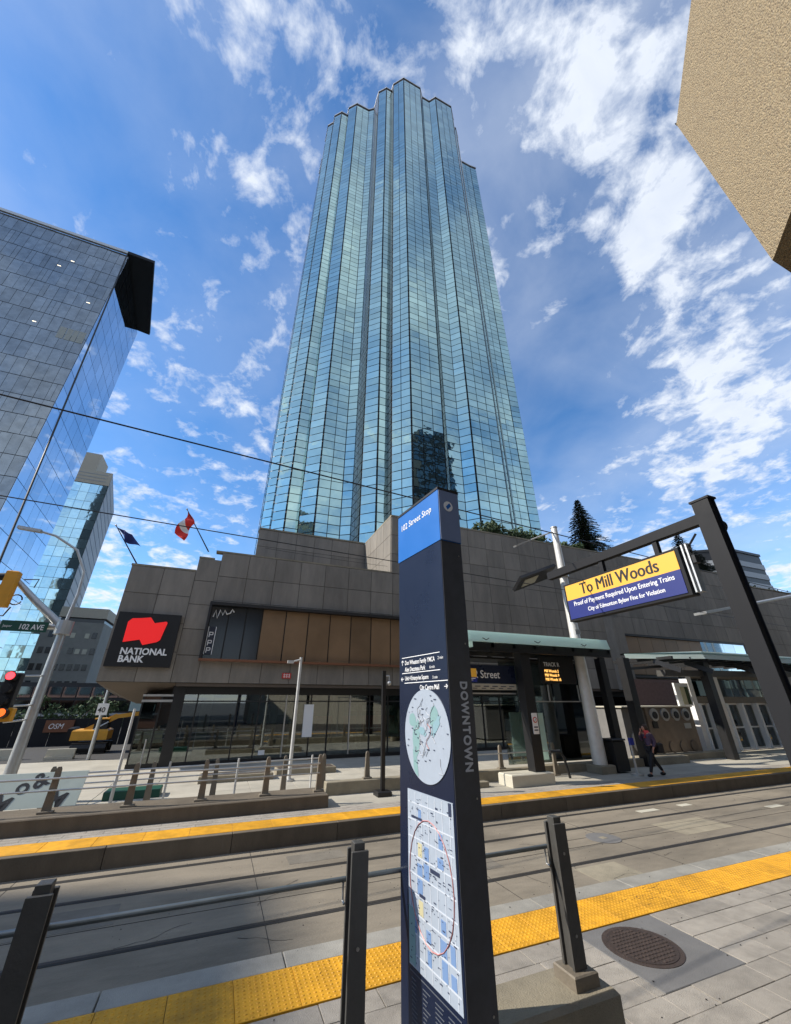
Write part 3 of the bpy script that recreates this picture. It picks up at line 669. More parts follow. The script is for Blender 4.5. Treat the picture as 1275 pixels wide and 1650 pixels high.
# second tower
t2 = thing('office_tower', 'narrow aqua glass tower with a pale beige crown behind the grey blue one', 'skyscraper', (-49.3, 150, 0))
part(MB().prism([(-80, 150.05), (-49.3, 150.05), (-55.9, 186), (-85, 186)], 0, 76.5), 'core', 'dark_metal', t2)
me = mk(MB().box(.04, 2.56, -.05, .02, .05, 3.35), 'glass_pane', 'aqua_mirror')
for i in range(12):
    for r_ in range(21):
        piece('glass_pane', me, t2, (-51.9 - i*2.6, 150, .2+r_*3.4), (random.gauss(0, .006), 0, random.gauss(0, .01)))
part(MB().box(-80, -49.3, 149.9, 150.0, 71.8, 77.0), 'crown_band', 'beige_plain', t2)
part(MB().box(-72, -55.0, 151, 160, 76.5, 84.5), 'penthouse', 'beige_plain', t2)
g = MB()
for k in range(3): g.box(-80, -50.5, 149.84, 149.9, 73.0+k*1.3, 73.3+k*1.3)
part(g, 'louvres', 'band_grey', t2)
sdv = (Vector((-55.9, 186)) - Vector((-49.3, 150))); Ls = sdv.length; an = math.atan2(sdv.y, sdv.x)
me = mk(MB().box(.08, Ls/6-.08, -.05, .02, .22, 3.2), 'side_pane', 'band_grey')
for c in range(6):
    q = Vector((-49.3, 150)) + sdv*(c/6)
    for r_ in range(22): piece('side_pane', me, t2, (q.x, q.y, .3+r_*3.45), (0, 0, an))
# grey apartment block with staggered windows
ap = thing('apartment_block', 'mid rise grey concrete block with scattered small windows between the bank and the aqua tower', 'building', (-30, 95, 0))
part(MB().box(-33.2, -23.6, 95, 115, -1, 16.6), 'wall', 'apartment', ap)
part(MB().box(-31.2, -23.4, 94.6, 108, 17.4, 19.3), 'roof', 'beige_plain', ap)
part(MB().box(-31, -23.8, 95.4, 108, 16.6, 17.4), 'clerestory', 'window_dark', ap)
me = mk(MB().box(0, .75, -.12, .05, 0, 1.1), 'window', 'window_dark'); me2 = mk(MB().box(0, .7, -.12, .05, 0, .9), 'window', 'cream')
for i in range(8):
    for r_ in range(5):
        if random.random() < .6: piece('window', me if random.random() < .7 else me2, ap, (-33+i*1.15+(r_ % 2)*.4, 95, 2.0+r_*2.9))
# low glazed hall with a dark base
gh = thing('glazed_hall', 'low dark hall with a band of blue windows beyond the construction site', 'building', (-14, 60, 0))
part(MB().box(-30, 0, 60.1, 75, -1, 4.6), 'wall', 'dark_metal', gh)
part(MB().box(-30, 0, 59.8, 60.1, 1.15, 1.4), 'ledge', 'band_grey', gh)
me = mk(MB().box(.06, 1.34, -.1, .02, 0, 1.1), 'upper_pane', 'blue_mirror'); me2 = mk(MB().box(.06, 1.34, -.1, .02, 0, 1.15), 'lower_pane', 'dark_mirror')
me3 = mk(MB().box(.06, 1.34, -.1, .02, 0, 1.15), 'lower_pane', 'seafoam')
for i in range(20):
    piece('upper_pane', me, gh, (-28+i*1.4, 60.1, 3.05)); piece('lower_pane', me3 if i > 12 and i % 3 else me2, gh, (-28+i*1.4, 60.1, 1.6))

# ================================================================== OTHER SIDE OF THE STREET (behind and above the viewer)
bb = thing('concrete_building', 'beige exposed aggregate building corner jutting in at the top right', 'building', (12.6, 2.1, 0))
cx, cy = 12.57, 2.11; dx, dy = math.sin(R(48.6)), math.cos(R(48.6))
part(MB().prism([(cx, cy), (60, cy), (60, -26), (cx-22*dx, -26), (cx-22*dx, cy-22*dy)], 14.0, 22.6), 'upper_wall', 'aggregate', bb)
part(MB().prism([(cx+.4, cy-.4), (60, cy-.4), (60, -26), (cx-21*dx, -26), (cx-21*dx, cy-22*dy)], 13.93, 14.0), 'soffit', 'charcoal', bb)
part(MB().prism([(24, -6), (60, -6), (60, -26), (4, -26), (4, -16)], -.03, 13.93), 'lower_wall', 'beige_plain', bb)
part(MB().prism([(cx-.02, cy+.02), (60, cy+.02), (60, cy-.3), (cx+.2, cy-.3)], 22.6, 22.7), 'parapet_cap', 'dark_metal', bb)
for k in range(6): part(MB().box(26+k*5, 29.4+k*5, -6.06, -5.95, 1, 12.5), 'window', 'dark_mirror', bb)
def plain_tower(name, label, x0, x1, y0, y1, h, wall, glass, nx, nz, facing):
    t = thing(name, label, 'building', ((x0+x1)/2, (y0+y1)/2, 0), 'buildings across the street behind the viewer')
    part(MB().box(x0, x1, y0, y1, 0, h), 'wall', wall, t)
    fh = h/nz
    for k in range(nz):
        g = MB()
        z = k*fh
        for i in range(nx):
            if facing == 'y': a = x0+(x1-x0)*i/nx; g.box(a+.35, a+(x1-x0)/nx-.35, y1-.05, y1+.08, z+.9, z+fh-.5)
            else: a = y0+(y1-y0)*i/nx; g.box(x1-.05, x1+.08, a+.35, a+(y1-y0)/nx-.35, z+.9, z+fh-.5)
        part(g, 'window_row', glass, t)
    return t
plain_tower('office_block', 'dark slim office block across the street, seen mirrored in the glass tower', 50, 66, -44, -30, 92, 'charcoal', 'dark_mirror', 6, 24, 'y')
plain_tower('office_block', 'low brown brick block on the near side of the street left of the viewer', -60, -6, -30, -9, 13, 'brick', 'dark_mirror', 18, 4, 'y')
plain_tower('office_block', 'unseen tall pale slab beyond the left edge, added to shade the left tracks', -96, -78, 20, 31, 64, 'beige_plain', 'dark_mirror', 5, 17, 'x')  # added out of view so that its shadow covers the left tracks
plain_tower('office_block', 'beige ribbed office block across the street far to the right', 76, 100, -40, -10, 40, 'cream', 'dark_mirror', 9, 11, 'y')
plain_tower('office_block', 'mid height grey block behind the viewer to the left', -30, -8, -60, -36, 34, 'apartment', 'dark_mirror', 7, 10, 'y')
# striped building far right
fb = thing('office_building', 'distant white and blue banded office building beside the black gantry post', 'building', (132, 60, 0))
part(MB().prism([(120, 66), (128.5, 60), (143, 60), (143, 80), (120, 80)], 0, 41.6), 'core', 'dark_metal', fb)
for k in range(7):
    z = 39.0 - k*3.1
    part(MB().prism([(119.9, 66), (128.4, 59.8), (143.1, 59.8), (143.1, 80), (119.9, 80)], z-1.6, z), 'window_band', 'band_grey' , fb)
part(MB().prism([(119.8, 66), (128.3, 59.7), (143.2, 59.7), (143.2, 80), (119.8, 80)], 41.6, 42.3), 'roof', 'dark_metal', fb)

# ================================================================== VEGETATION
def foliage(pts, size, aspect=1.0, droop=0):
    g = MB()
    for p in pts:
        s_ = size*random.uniform(.6, 1.3); a = Euler((random.uniform(0, 6.28), random.uniform(0, 6.28), random.uniform(0, 6.28))).to_matrix()
        q = [Vector(p) + a @ Vector(v) for v in ((-s_, -s_*aspect, 0), (s_*.4, -s_*aspect*.8, 0), (s_, s_*aspect, s_*.2), (-s_*.4, s_*aspect*.6, 0))]
        g.add(q, [(0, 1, 2, 3)])
    return g
def fir(x, y, z0, h, r, label):
    t = thing('fir_tree', label, 'tree', (x, y, z0), 'fir trees on the podium roof')
    part(MB().tube([(x, y, z0-1), (x, y, z0+h*.98)], .16, 8, .02), 'trunk', 'bark', t)
    g = MB(); lv = int(h/.28)
    for i in range(lv):
        f_ = i/lv; zr = z0 + .3 + f_*(h-.3); rr = r*(1-f_)**.85*random.uniform(.8, 1.12) + .06
        nb = max(5, int(13*(1-f_)+4)); ph = random.uniform(0, 6)
        for b in range(nb):
            a = ph + 6.283*b/nb + random.uniform(-.2, .2); R_ = rr*random.uniform(.75, 1.1)
            for s_ in range(int(3+R_*5)):
                q = (s_+1)/(3+R_*5); cx_, cy_ = x+math.cos(a)*R_*q, y+math.sin(a)*R_*q; cz = zr - R_*.32*q**1.3 + .05*math.sin(q*5)
                for w_ in range(2):
                    l = .17*(1.2-q*.5); dd = Vector((math.cos(a+(w_-.5)*1.7), math.sin(a+(w_-.5)*1.7), random.uniform(-.35, .1)))*l
                    n_ = Vector((-dd.y, dd.x, random.uniform(-.05, .05))).normalized()*.085
                    P = Vector((cx_, cy_, cz)); g.add([P-n_, P+n_, P+dd*1.6+n_*.4, P+dd*1.6-n_*.4], [(0, 1, 2, 3)])
    part(g, 'crown', 'needles', t, recalc=False)
fir(39.9, 33, 19.0, 8.0, 3.3, 'tall lone fir tree standing against the sky between tower and gantry')
fir(58.8, 33, 18.8, 6.3, 3.4, 'shorter fir tree half hidden behind the yellow and blue banner')
fir(64.5, 34, 16.5, 6.6, 3.4, 'fir tree right behind the black gantry post')
def shrub(x, y, z, rx, rz, m_, label, n=900, grp='shrubs on the podium roof'):
    t = thing('shrub', label, 'shrub', (x, y, z), grp); pts = []
    cl = [(random.gauss(0, .5)*rx, random.gauss(0, .4)*1.0, random.uniform(.15, .85)*rz, random.uniform(.25, .5)*min(rx, rz)) for _ in range(9)]
    st_ = MB()
    for c in cl:
        st_.tube([(x+c[0]*.2, y, z-.2), (x+c[0], y+c[1], z+c[2])], .04, 5, .015)
        for _ in range(n//9):
            v = Vector((random.gauss(0, 1), random.gauss(0, 1), random.gauss(0, 1))).normalized()*c[3]*random.uniform(.5, 1.1)
            pts.append((x+c[0]+v.x, y+c[1]+v.y, z+c[2]+v.z*.9))
    part(st_, 'stem', 'bark', t); part(foliage(pts, .11), 'crown', m_, t, recalc=False)
shrub(17.2, 24.3, 14.4, .8, 1.2, 'leaf', 'leftmost leafy shrub on the podium edge at the foot of the tower')
shrub(19.0, 24.3, 14.6, 1.4, 1.9, 'leaf', 'rounded dark shrub, the fullest one against the tower glass')
shrub(20.9, 24.3, 14.6, 1.5, 1.3, 'leaf', 'low shrub right of the fullest one against the tower glass')
shrub(22.9, 24.3, 14.5, 1.5, 1.6, 'leaf', 'shrub at the right foot of the tower behind the white lamp arm')
shrub(26.5, 24.4, 14.5, 1.6, .9, 'leaf', 'low shrub between the tower and the lone fir')
shrub(63, 29, 13.5, 3.5, 3.2, 'leaf', 'broad dark green bush below the banded building', 1600)
shrub(68, 29, 13.4, 3.0, 3.0, 'leaf', 'green bush on the roof next to the rust tinted one', 1500)
shrub(74.5, 30, 13.2, 3.2, 3.6, 'leaf_rust', 'rust tinted bush at the right edge of the roof line', 1600)
hd = thing('hedge', 'trimmed dark hedge trailing over the stone ledge at the right edge', 'hedge', (56, 23.2, 9.6))
pts = [(random.uniform(50, 72), random.uniform(22.9, 23.5), 9.7+random.uniform(0, 1.0)+.2*math.sin(_*.01)) for _ in range(2600)]
part(foliage(pts, .14), 'leaves', 'leaf', hd, recalc=False)
part(MB().box(50, 72, 22.8, 23.45, 9.3, 9.7), 'planter', 'stone', hd)

# ================================================================== WIRES
def wire(a, b, sag, label, r=.014):
    a, b = Vector(a), Vector(b); pts = []
    for i in range(25):
        t = i/24; p = a.lerp(b, t); p.z -= sag*4*t*(1-t); pts.append(p)
    setp(part(MB().tube(pts, r, 6), 'overhead_wire', 'black', smooth=True), label, 'wire', 'overhead wires')
wire((-22, 5.1, 7.05), (30, 9.5, 6.95), .05, 'upper overhead wire crossing in front of the tower')
wire((-22, 9.6, 7.05), (40, 14.3, 6.9), .05, 'lower overhead wire crossing in front of the bank')
setp(part(MB().tube([(-36.9, 73.4, 95.5), (-27.6, 60, 18), (-26.4, 58.2, 8)], .13, 6), 'facade_cable', 'black'), 'dark cable dropping steeply from the roof fin across the grey blue tower', 'cable')
wire((1.0, 22.2, 10.6), (9.3, 23.2, 10.8), .05, 'thin cable stretched along the bank roof edge', .01)

# ================================================================== PYLON
TH = R(-6.5)
py_ = thing('wayfinding_pylon', 'tall navy wayfinding pylon with blue cap, round map and street map', 'sign', (1.70, 3.0, 0), rz=-TH)
# local frame: x = narrow side (towards the street right), y = broad face going away, broad printed face is x = 0 looking to -x
PWd, PDp = .80, .235
part(MB().prism([(0, 0), (PDp, 0), (PDp, PWd), (0, PWd)], 0, 4.035), 'body', 'navy', py_, local=True)
part(MB().box(.004, PDp+.004, -.006, 0, .0, 4.03), 'side_cover', 'pylon_side', py_, local=True)
part(MB().prism([(-.006, -.008), (PDp+.008, -.008), (PDp+.008, PWd+.006), (-.006, PWd+.006)], 4.035, 4.585), 'cap', 'blue', py_, local=True)
part(MB().box(.0, PDp+.004, -.016, -.009, 4.04, 4.58), 'cap_side', 'cap_grey', py_, local=True)
part(MB().box(-.012, PDp+.012, -.014, PWd+.012, 4.586, 4.612), 'cap_top', 'dark_metal', py_, local=True)
FR = lambda s, z, o=.0025: frame((-o, s, z), (0, -1, 0), (0, 0, 1))   # text on the broad face, read towards the near corner
def tx(s_, size, y, z, m='white_print', **k): return lettering(s_, size, m, py_, FR(y, z, k.pop('o', .0025)), ext=.0008, **k)
tx('102 Street Stop', .102, .74, 4.385, bold=.0004, o=.008, sx=.96)
for z in (3.03, 2.945, 2.873): pass
g = MB()
for z, a, b in ((3.028, .10, .745), (2.888, .10, .745), (2.802, .0, .70)):
    g.box(-.003, 0, a, b, z, z+.006)
part(g, 'divider_line', 'white_print', py_, local=True)
tx('Don Wheaton Family YMCA', .056, .69, 2.965, bold=.0006, sx=.78); tx('2 min', .036, .13, 2.975)
tx('Alex Decoteau Park', .056, .69, 2.905, bold=.0006, sx=.78); tx('6 min', .036, .26, 2.91)
tx('Unit 4 Enterprise Square', .052, .69, 2.828, bold=.0006, sx=.78); tx('3 min', .034, .22, 2.825)
tx('City Centre Mall', .056, .43, 2.742, bold=.0006, sx=.8)
def arrow(cy_, cz, d):
    g = MB(); dy_, dz = d; g.bar((-.002, cy_-dy_*.022, cz-dz*.022), (-.002, cy_+dy_*.022, cz+dz*.022), .006, .006)
    tip = (cy_+dy_*.024, cz+dz*.024)
    for s_ in (-1, 1):
        e = (tip[0]-dy_*.018+dz*s_*.016, tip[1]-dz*.018+dy_*s_*.016); g.bar((-.002, tip[0], tip[1]), (-.002, e[0], e[1]), .006, .006)
    part(g, 'arrow', 'white_print', py_, local=True)
arrow(.735, 2.985, (0, 1)); arrow(.735, 2.84, (1, 0)); arrow(.03, 2.76, (-1, 0))
# round map
ry, rz_, RR = .345, 2.40, .345
rm = part(MB().disc((-.004, ry, rz_), RR, .006, 'x', 64), 'round_map', 'map_paper', py_, local=True)
def blob(cy_, cz, a, b, rot, m_, name, seg=14, o=-.0085, jag=.25, par=None, clip=None):
    V = []
    for k in range(seg):
        t = 6.283*k/seg; rr = 1+random.uniform(-jag, jag); p, q = a*rr*math.cos(t), b*rr*math.sin(t)
        y_, z_ = cy_+p*math.cos(rot)-q*math.sin(rot), cz+p*math.sin(rot)+q*math.cos(rot)
        if clip:
            d_ = math.hypot(y_-clip[0], z_-clip[1])
            if d_ > clip[2]: y_ = clip[0]+(y_-clip[0])*clip[2]/d_; z_ = clip[1]+(z_-clip[1])*clip[2]/d_
        V.append((o, y_, z_))
    return V, tuple(range(seg))
def blobs(lst, m_, name, par, o=-.0085, clip=None, jag=.25, seg=14):
    g = MB()
    for i, (a, b, c, d, e) in enumerate(lst):
        V, f_ = blob(a, b, c, d, e, m_, name, o=o-i*.00005, clip=clip, jag=jag, seg=seg); g.add(V, [f_])
    return part(g, name, m_, par, local=True, recalc=False)
cp = (ry, rz_, RR*.985)
blobs([(.50, 2.35, .05, .16, .1), (.52, 2.16, .035, .13, -.1), (.55, 2.50, .06, .05, 0), (.22, 2.54, .05, .09, .4)], 'map_green', 'map_parks', rm, clip=cp)['kind'] = 'stuff'
blobs([(.19, 2.47, .03, .10, .7), (.40, 2.42, .06, .03, .2)], 'map_teal', 'map_water', rm, o=-.0095, clip=cp)
g = MB()
for k in range(16):
    y0, z0 = ry+random.uniform(-.2, .2), rz_+random.uniform(-.22, .22); pts = [(-.011, y0, z0)]
    for s_ in range(4): y0 += random.uniform(-.06, .06); z0 += random.uniform(-.07, .07); pts.append((-.011, y0, z0))
    g.tube(pts, .0022, 4)
part(g, 'map_roads', 'letter_grey', rm, local=True, kind='stuff')
g = MB()
for k in range(34):
    a, q = random.uniform(0, 6.28), RR*math.sqrt(random.uniform(.02, .86)); y0, z0 = ry+q*math.cos(a), rz_+q*math.sin(a); l = random.choice((.006, .02, .035))
    g.box(-.0125, -.0115, y0-l/2, y0+l/2, z0, z0+.007)
part(g, 'map_labels', 'map_ink', rm, local=True, kind='stuff')
g = MB(); pts = [(-.0125, .30+.04*math.sin(k*1.1), 2.30+k*.03) for k in range(7)]; g.tube(pts, .003, 4); part(g, 'map_route', 'map_red', rm, local=True)
# street map
mp_ = part(MB().box(-.006, 0, .02, .66, .93, 1.985), 'street_map', 'map_paper', py_, local=True)
g = MB()
for k in range(9): g.box(-.0075, -.006, .03, .65, 1.0+k*.112, 1.008+k*.112)
for k in range(7): g.box(-.0078, -.006, .06+k*.095, .067+k*.095, .94, 1.975)
part(g, 'map_roads', 'map_line', mp_, local=True, kind='stuff')
blk = {'map_blue': [], 'map_yellow': [], 'map_teal': []}
for i in range(6):
    for j_ in range(8):
        u_ = random.random(); y0, z0 = .071+i*.095, 1.012+j_*.112
        m_ = 'map_blue' if (u_ < .25 or (j_ < 2 and u_ < .7)) else 'map_yellow' if (u_ < .42 and 1 < j_ < 6 and 0 < i < 5) else None
        if m_: blk[m_].append((y0, z0, random.uniform(.04, .085), random.uniform(.05, .1)))
for m_, l in blk.items():
    g = MB()
    for y0, z0, a, b in l: g.box(-.0083, -.006, y0, y0+a, z0, z0+b)
    if l: part(g, 'map_blocks', m_, mp_, local=True, kind='stuff')
g = MB()
for k in range(240):
    y0, z0 = random.uniform(.04, .62), random.uniform(.96, 1.94); g.box(-.0092, -.0085, y0, y0+random.choice((.006, .010, .018, .03)), z0, z0+random.choice((.003, .005, .007)))
g.box(-.0092, -.0085, .44, .60, 1.80, 1.815).box(-.0092, -.0085, .22, .34, 1.52, 1.545).box(-.0092, -.0085, .42, .5, 1.34, 1.36).box(-.0092, -.0085, .04, .075, 1.90, 1.98)
part(g, 'map_labels', 'map_ink', mp_, local=True, kind='stuff')
g = MB(); g.tube([(-.0095, .345+.29*math.cos(t/24*6.283), 1.46+.36*math.sin(t/24*6.283)) for t in range(25)], .004, 4); part(g, 'map_route', 'map_red', mp_, local=True)
part(MB().box(-.0084, -.006, .57, .655, .94, 1.25), 'map_park', 'map_green', mp_, local=True)
# index list under the map
g = MB()
for c in range(4):
    for k in range(16):
        l_ = random.uniform(.04, .11); g.box(-.0025, 0, .64-c*.15-l_, .64-c*.15, .86-k*.022, .8645-k*.022)
g.box(-.0025, 0, .05, .66, .895, .9)
part(g, 'index_text', 'index_ink', py_, local=True, kind='stuff')
# DOWNTOWN down the narrow side
lettering('DOWNTOWN', .098, 'letter_grey', py_, frame((.116, -.008, 2.80), (0, 0, -1), (1, 0, 0)), bold=.0034, ext=.002, space=1.22, sx=.87)
g = MB(); 
g.disc((.105, -.019, 4.41), .055, .003, 'y', 24); part(g, 'emblem', 'white', py_, local=True)
part(MB().add([(.075, -.022, 4.40), (.12, -.022, 4.45), (.14, -.022, 4.42), (.095, -.022, 4.37)], [(0, 1, 2, 3)]), 'emblem_mark', 'blue', py_, local=True)
for z in (.9, 2.0, 3.1, 3.9): part(MB().disc((.20, -.008, z), .007, .004, 'y', 10), 'screw', 'steel', py_, local=True)

# ================================================================== NEAR RAILING ON ITS PLINTH
pl = setp(part(MB().bev(1.95, 3.42, 3.50, 3.96, -.03, .54, .03), 'concrete_plinth', 'concrete'), 'weathered concrete plinth carrying the railing post right of the pylon', 'plinth')
pl2 = setp(part(MB().bev(-1.6, 1.55, 3.55, 3.9, -.03, .22, .02), 'concrete_plinth', 'concrete'), 'low concrete plinth under the railing left of the pylon', 'plinth')
rl = thing('railing', 'grey steel railing with flat posts and round handrail along the near platform', 'railing', (1.2, 3.71, 0))
def rpost(x, z0, par):
    y = 3.71
    p = part(MB().bev(x-.066, x+.066, y-.07, y-.045, z0, 1.61, .004).bev(x-.066, x+.066, y+.045, y+.07, z0, 1.61, .004), 'post', 'post_grey', par)
    part(MB().bev(x-.042, x+.042, y-.044, y+.044, z0, 1.655, .004), 'core_bar', 'post_grey', p)
    part(MB().bev(x-.125, x+.125, y-.125, y+.125, z0, z0+.09, .01), 'base_shoe', 'post_brown', p)
    for dz in (.2, .75): part(MB().disc((x, y-.072, z0+dz+.1), .012, .008, 'y', 8), 'bolt', 'steel', p)
rpost(3.18, .54, rl); rpost(1.21, .22, rl); rpost(-.79, .22, rl)
part(MB().tube([(-3.2, 3.80, 1.41), (3.27, 3.80, 1.41)], .018, 14).tube([(3.27, 3.80, 1.41), (3.31, 3.80, 1.41)], .024, 14), 'handrail', 'rail_pipe', rl, smooth=True)
for x in (3.1, 1.13, -.87): part(MB().tube([(x, 3.76, 1.28), (x, 3.80, 1.29), (x, 3.80, 1.395)], .009, 8), 'bracket', 'gal', rl)

# ================================================================== GANTRY WITH BANNER
gn = thing('sign_gantry', 'black steel gantry post with a long arm over the tracks at the right', 'gantry', (8.1, 3.85, 0))
gx = 8.0
part(MB().box(gx+.0, gx+.17, 3.76, 4.0, 0, 6.15), 'column', 'charcoal', gn)
part(MB().box(gx+.171, gx+.195, 3.73, 4.03, 0, 6.15).box(gx-.025, gx-.001, 3.73, 4.03, 0, 6.15), 'flange', 'charcoal', gn)
part(MB().box(gx-.04, gx+.21, 3.7, 4.06, 6.15, 6.19), 'top_plate', 'charcoal', gn)
part(MB().box(gx, gx+.16, 4.04, 8.15, 5.72, 5.92), 'arm', 'charcoal', gn)
part(MB().disc((gx+.22, 3.86, 5.62), .14, .09, 'x', 20), 'joint_cap', 'charcoal', gn)
for y in (4.95, 6.35): part(MB().box(gx+.03, gx+.13, y, y+.1, 5.42, 5.72), 'hanger', 'charcoal', gn)
part(MB().box(gx+.19, gx+.22, 3.82, 3.92, 3.0, 3.1), 'bolt_plate', 'steel', gn)
sg = thing('direction_banner', 'yellow and blue hanging banner reading To Mill Woods below the gantry arm', 'sign', (gx, 6.1, 4.5))
part(MB().box(gx-.02, gx+.20, 4.55, 7.62, 4.47, 5.42), 'housing', 'charcoal', sg)
part(MB().box(gx-.035, gx-.021, 4.62, 7.56, 4.99, 5.37), 'yellow_field', 'sign_yellow', sg)
part(MB().box(gx-.035, gx-.021, 4.62, 7.56, 4.52, 4.99), 'blue_field', 'sign_blue', sg)
for s_, z, sz, c_, m_ in (('To Mill Woods', 5.06, .40, 6.05, 'black'), ('Proof of Payment Required Upon Entering Trains', 4.82, .155, 6.07, 'white_print'), ('City of Edmonton Bylaw Fine for Violation', 4.63, .135, 6.0, 'white_print')):
    for k_, dx_ in enumerate((-.009, 0, .009) if sz > .2 else (-.002, .002)):
        lettering(s_, sz, m_, sg, frame(Vector((gx-.037-.0006*k_, c_+dx_, z)) - sg.location, (0, -1, 0), (0, 0, 1)), bold=.0, align='CENTER', ext=.001, sx=.84)
for y in (4.5, 4.42): part(MB().box(gx+.0, gx+.16, y-.03, y, 4.5, 5.45), 'end_plate', 'gal', sg)
cam_ = setp(part(MB().ball((gx+.1, 4.45, 5.3), .08, n=10, m=8).tube([(gx+.1, 4.45, 5.36), (gx+.1, 4.2, 5.6)], .02, 6).box(gx+.03, gx+.17, 4.32, 4.48, 5.05, 5.2), 'security_camera', 'black'), 'black dome camera cluster between the banner and the gantry post', 'camera')

# ================================================================== LAMP POLES
wp = thing('lamp_pole', 'tall white lamp pole on the far platform with two lamp arms', 'lamp pole', (15.15, 14.35, 0))
part(MB().tube([(15.15, 14.35, .2), (15.15, 14.35, 11.0)], .29, 18, .16), 'pole', 'white_pole', wp, smooth=True)
part(MB().bev(14.75, 15.55, 13.95, 14.75, 0, .3, .04), 'footing', 'concrete', wp)
part(MB().tube([(15.15, 14.35, 11.02), (15.15, 14.35, 11.08)], .18, 14), 'cap', 'gal', wp)
part(MB().tube([(15.15, 14.35, 10.85), (13.9, 14.3, 10.3), (13.2, 14.3, 9.98)], .035, 8), 'arm', 'white_pole', wp, smooth=True)
part(MB().bar((13.3, 14.3, 10.02), (12.3, 14.3, 9.55), .22, .07), 'lamp_head', 'gal', wp)
part(MB().tube([(15.15, 14.35, 8.62), (14.2, 14.3, 8.5)], .06, 8).tube([(15.15, 14.35, 8.3), (15.15, 14.35, 8.7)], .27, 12), 'bracket', 'gal', wp, smooth=True)
lh = part(MB().bar((14.35, 14.3, 8.52), (12.1, 14.3, 7.62), .95, .14, (0, .45, .9)), 'lamp_head', 'dark_metal', wp)
part(MB().bar((13.3, 14.26, 8.01), (12.45, 14.26, 7.67), .5, .03, (0, .45, .9)), 'lens', 'cream', lh)
part(MB().box(15.0, 15.3, 14.12, 14.2, 5.5, 5.7), 'pole_box', 'gal', wp)
rlamp = thing('lamp_pole', 'slanting lamp arm reaching in from the right edge behind the gantry', 'lamp pole', (36, 14, 0))
part(MB().tube([(36, 14, 0), (36, 14, 9.3)], .15, 12, .1), 'pole', 'white_pole', rlamp)
part(MB().tube([(36, 14, 9.3), (30, 14, 8.15), (28.2, 14, 7.85)], .10, 10), 'arm', 'gal', rlamp, smooth=True)
part(MB().bar((28.3, 14, 7.85), (24.6, 14, 7.15), .7, .14), 'lamp_head', 'gal', rlamp)
part(MB().bar((26.4, 14, 7.42), (25.2, 14, 7.18), .4, .05), 'lens', 'cream', rlamp)
sp = thing('camera_pole', 'slim white pole with a short top arm in front of the bank', 'pole', (2.9, 17.4, 0))
part(MB().tube([(2.9, 17.4, 0), (2.9, 17.4, 4.3)], .07, 12, .055), 'pole', 'white_pole', sp, smooth=True)
part(MB().tube([(2.9, 17.4, 4.22), (2.55, 17.3, 4.12)], .03, 8), 'arm', 'white_pole', sp)
part(MB().box(2.35, 2.6, 17.25, 17.37, 4.05, 4.16), 'lamp_head', 'white_pole', sp)
part(MB().disc((2.9, 17.4, .03), .2, .06, 'z', 16), 'base_plate', 'gal', sp)
bp_ = thing('black_pole', 'slim black pole with a dome camera on the far platform left of the pylon', 'pole', (5.25, 13.8, 0))
part(MB().box(5.19, 5.31, 13.74, 13.86, .1, 3.62), 'pole', 'black', bp_)
part(MB().bev(5.02, 5.48, 13.57, 14.03, 0, .13, .02), 'base_plate', 'black', bp_)
part(MB().tube([(5.25, 13.8, 3.45), (5.42, 13.72, 3.45), (5.42, 13.72, 3.3)], .025, 8).ball((5.42, 13.72, 3.22), .075), 'dome_camera', 'gal', bp_)
tp = thing('white_post', 'thin leaning white post standing at the left end of the ramp railing', 'post', (-2.3, 15, 0))
part(MB().tube([(-2.28, 15, 0), (-2.28, 15, 2.45)], .045, 10, .035), 'pole', 'white_pole', tp, smooth=True)
part(MB().tube([(-1.85, 15.6, 0), (-1.85, 15.6, 1.6)], .02, 8), 'stay', 'gal', tp)

# ================================================================== TRAFFIC SIGNALS (left)
sx, sy = -5.35, 17.0
ts = thing('signal_pole', 'silver signal pole at the left with mast arm, lamp arm and street name plate', 'traffic signal', (sx, sy, 0))
part(MB().tube([(sx, sy, 0), (sx, sy, 4.95)], .17, 16, .12), 'pole', 'gal', ts, smooth=True)
part(MB().tube([(sx, sy, 4.7), (sx, sy, 5.15)], .24, 14), 'joint', 'gal', ts)
part(MB().tube([(sx, sy, 4.9), (-6.4, 17, 5.75), (-7.2, 17, 6.45)], .13, 12, .09), 'mast_arm', 'gal', ts, smooth=True)
part(MB().tube([(sx, sy, 5.1), (-5.3, 17, 6.1), (-5.35, 17.0, 6.9), (-5.8, 17, 7.7), (-6.6, 17, 8.15), (-7.1, 17, 8.25)], .05, 10, .04), 'lamp_arm', 'gal', ts, smooth=True)
part(MB().bar((-7.05, 17, 8.25), (-7.75, 17, 8.3), .2, .1), 'lamp_head', 'gal', ts)
part(MB().tube([(sx, sy, 4.95), (-9, 17, 4.9)], .10, 10), 'side_arm', 'gal', ts, smooth=True)
sn = thing('street_name_sign', 'green street name plate reading 102 AVE on the signal arm', 'sign', (-6.4, 16.85, 4.75))
part(MB().box(-7.0, -5.75, 16.84, 16.87, 4.72, 5.05), 'plate', 'green_sign', sn)
lettering('102 AVE', .24, 'white_print', sn, frame(Vector((-6.52, 16.838, 4.79)) - sn.location, (1, 0, 0), (0, 0, 1)), bold=.004, ext=.001, sx=.8)
lettering('Jasper', .11, 'white_print', sn, frame(Vector((-6.93, 16.838, 4.84)) - sn.location, (1, 0, 0), (0, 0, 1)), ext=.001, sx=.9).hide_render = False
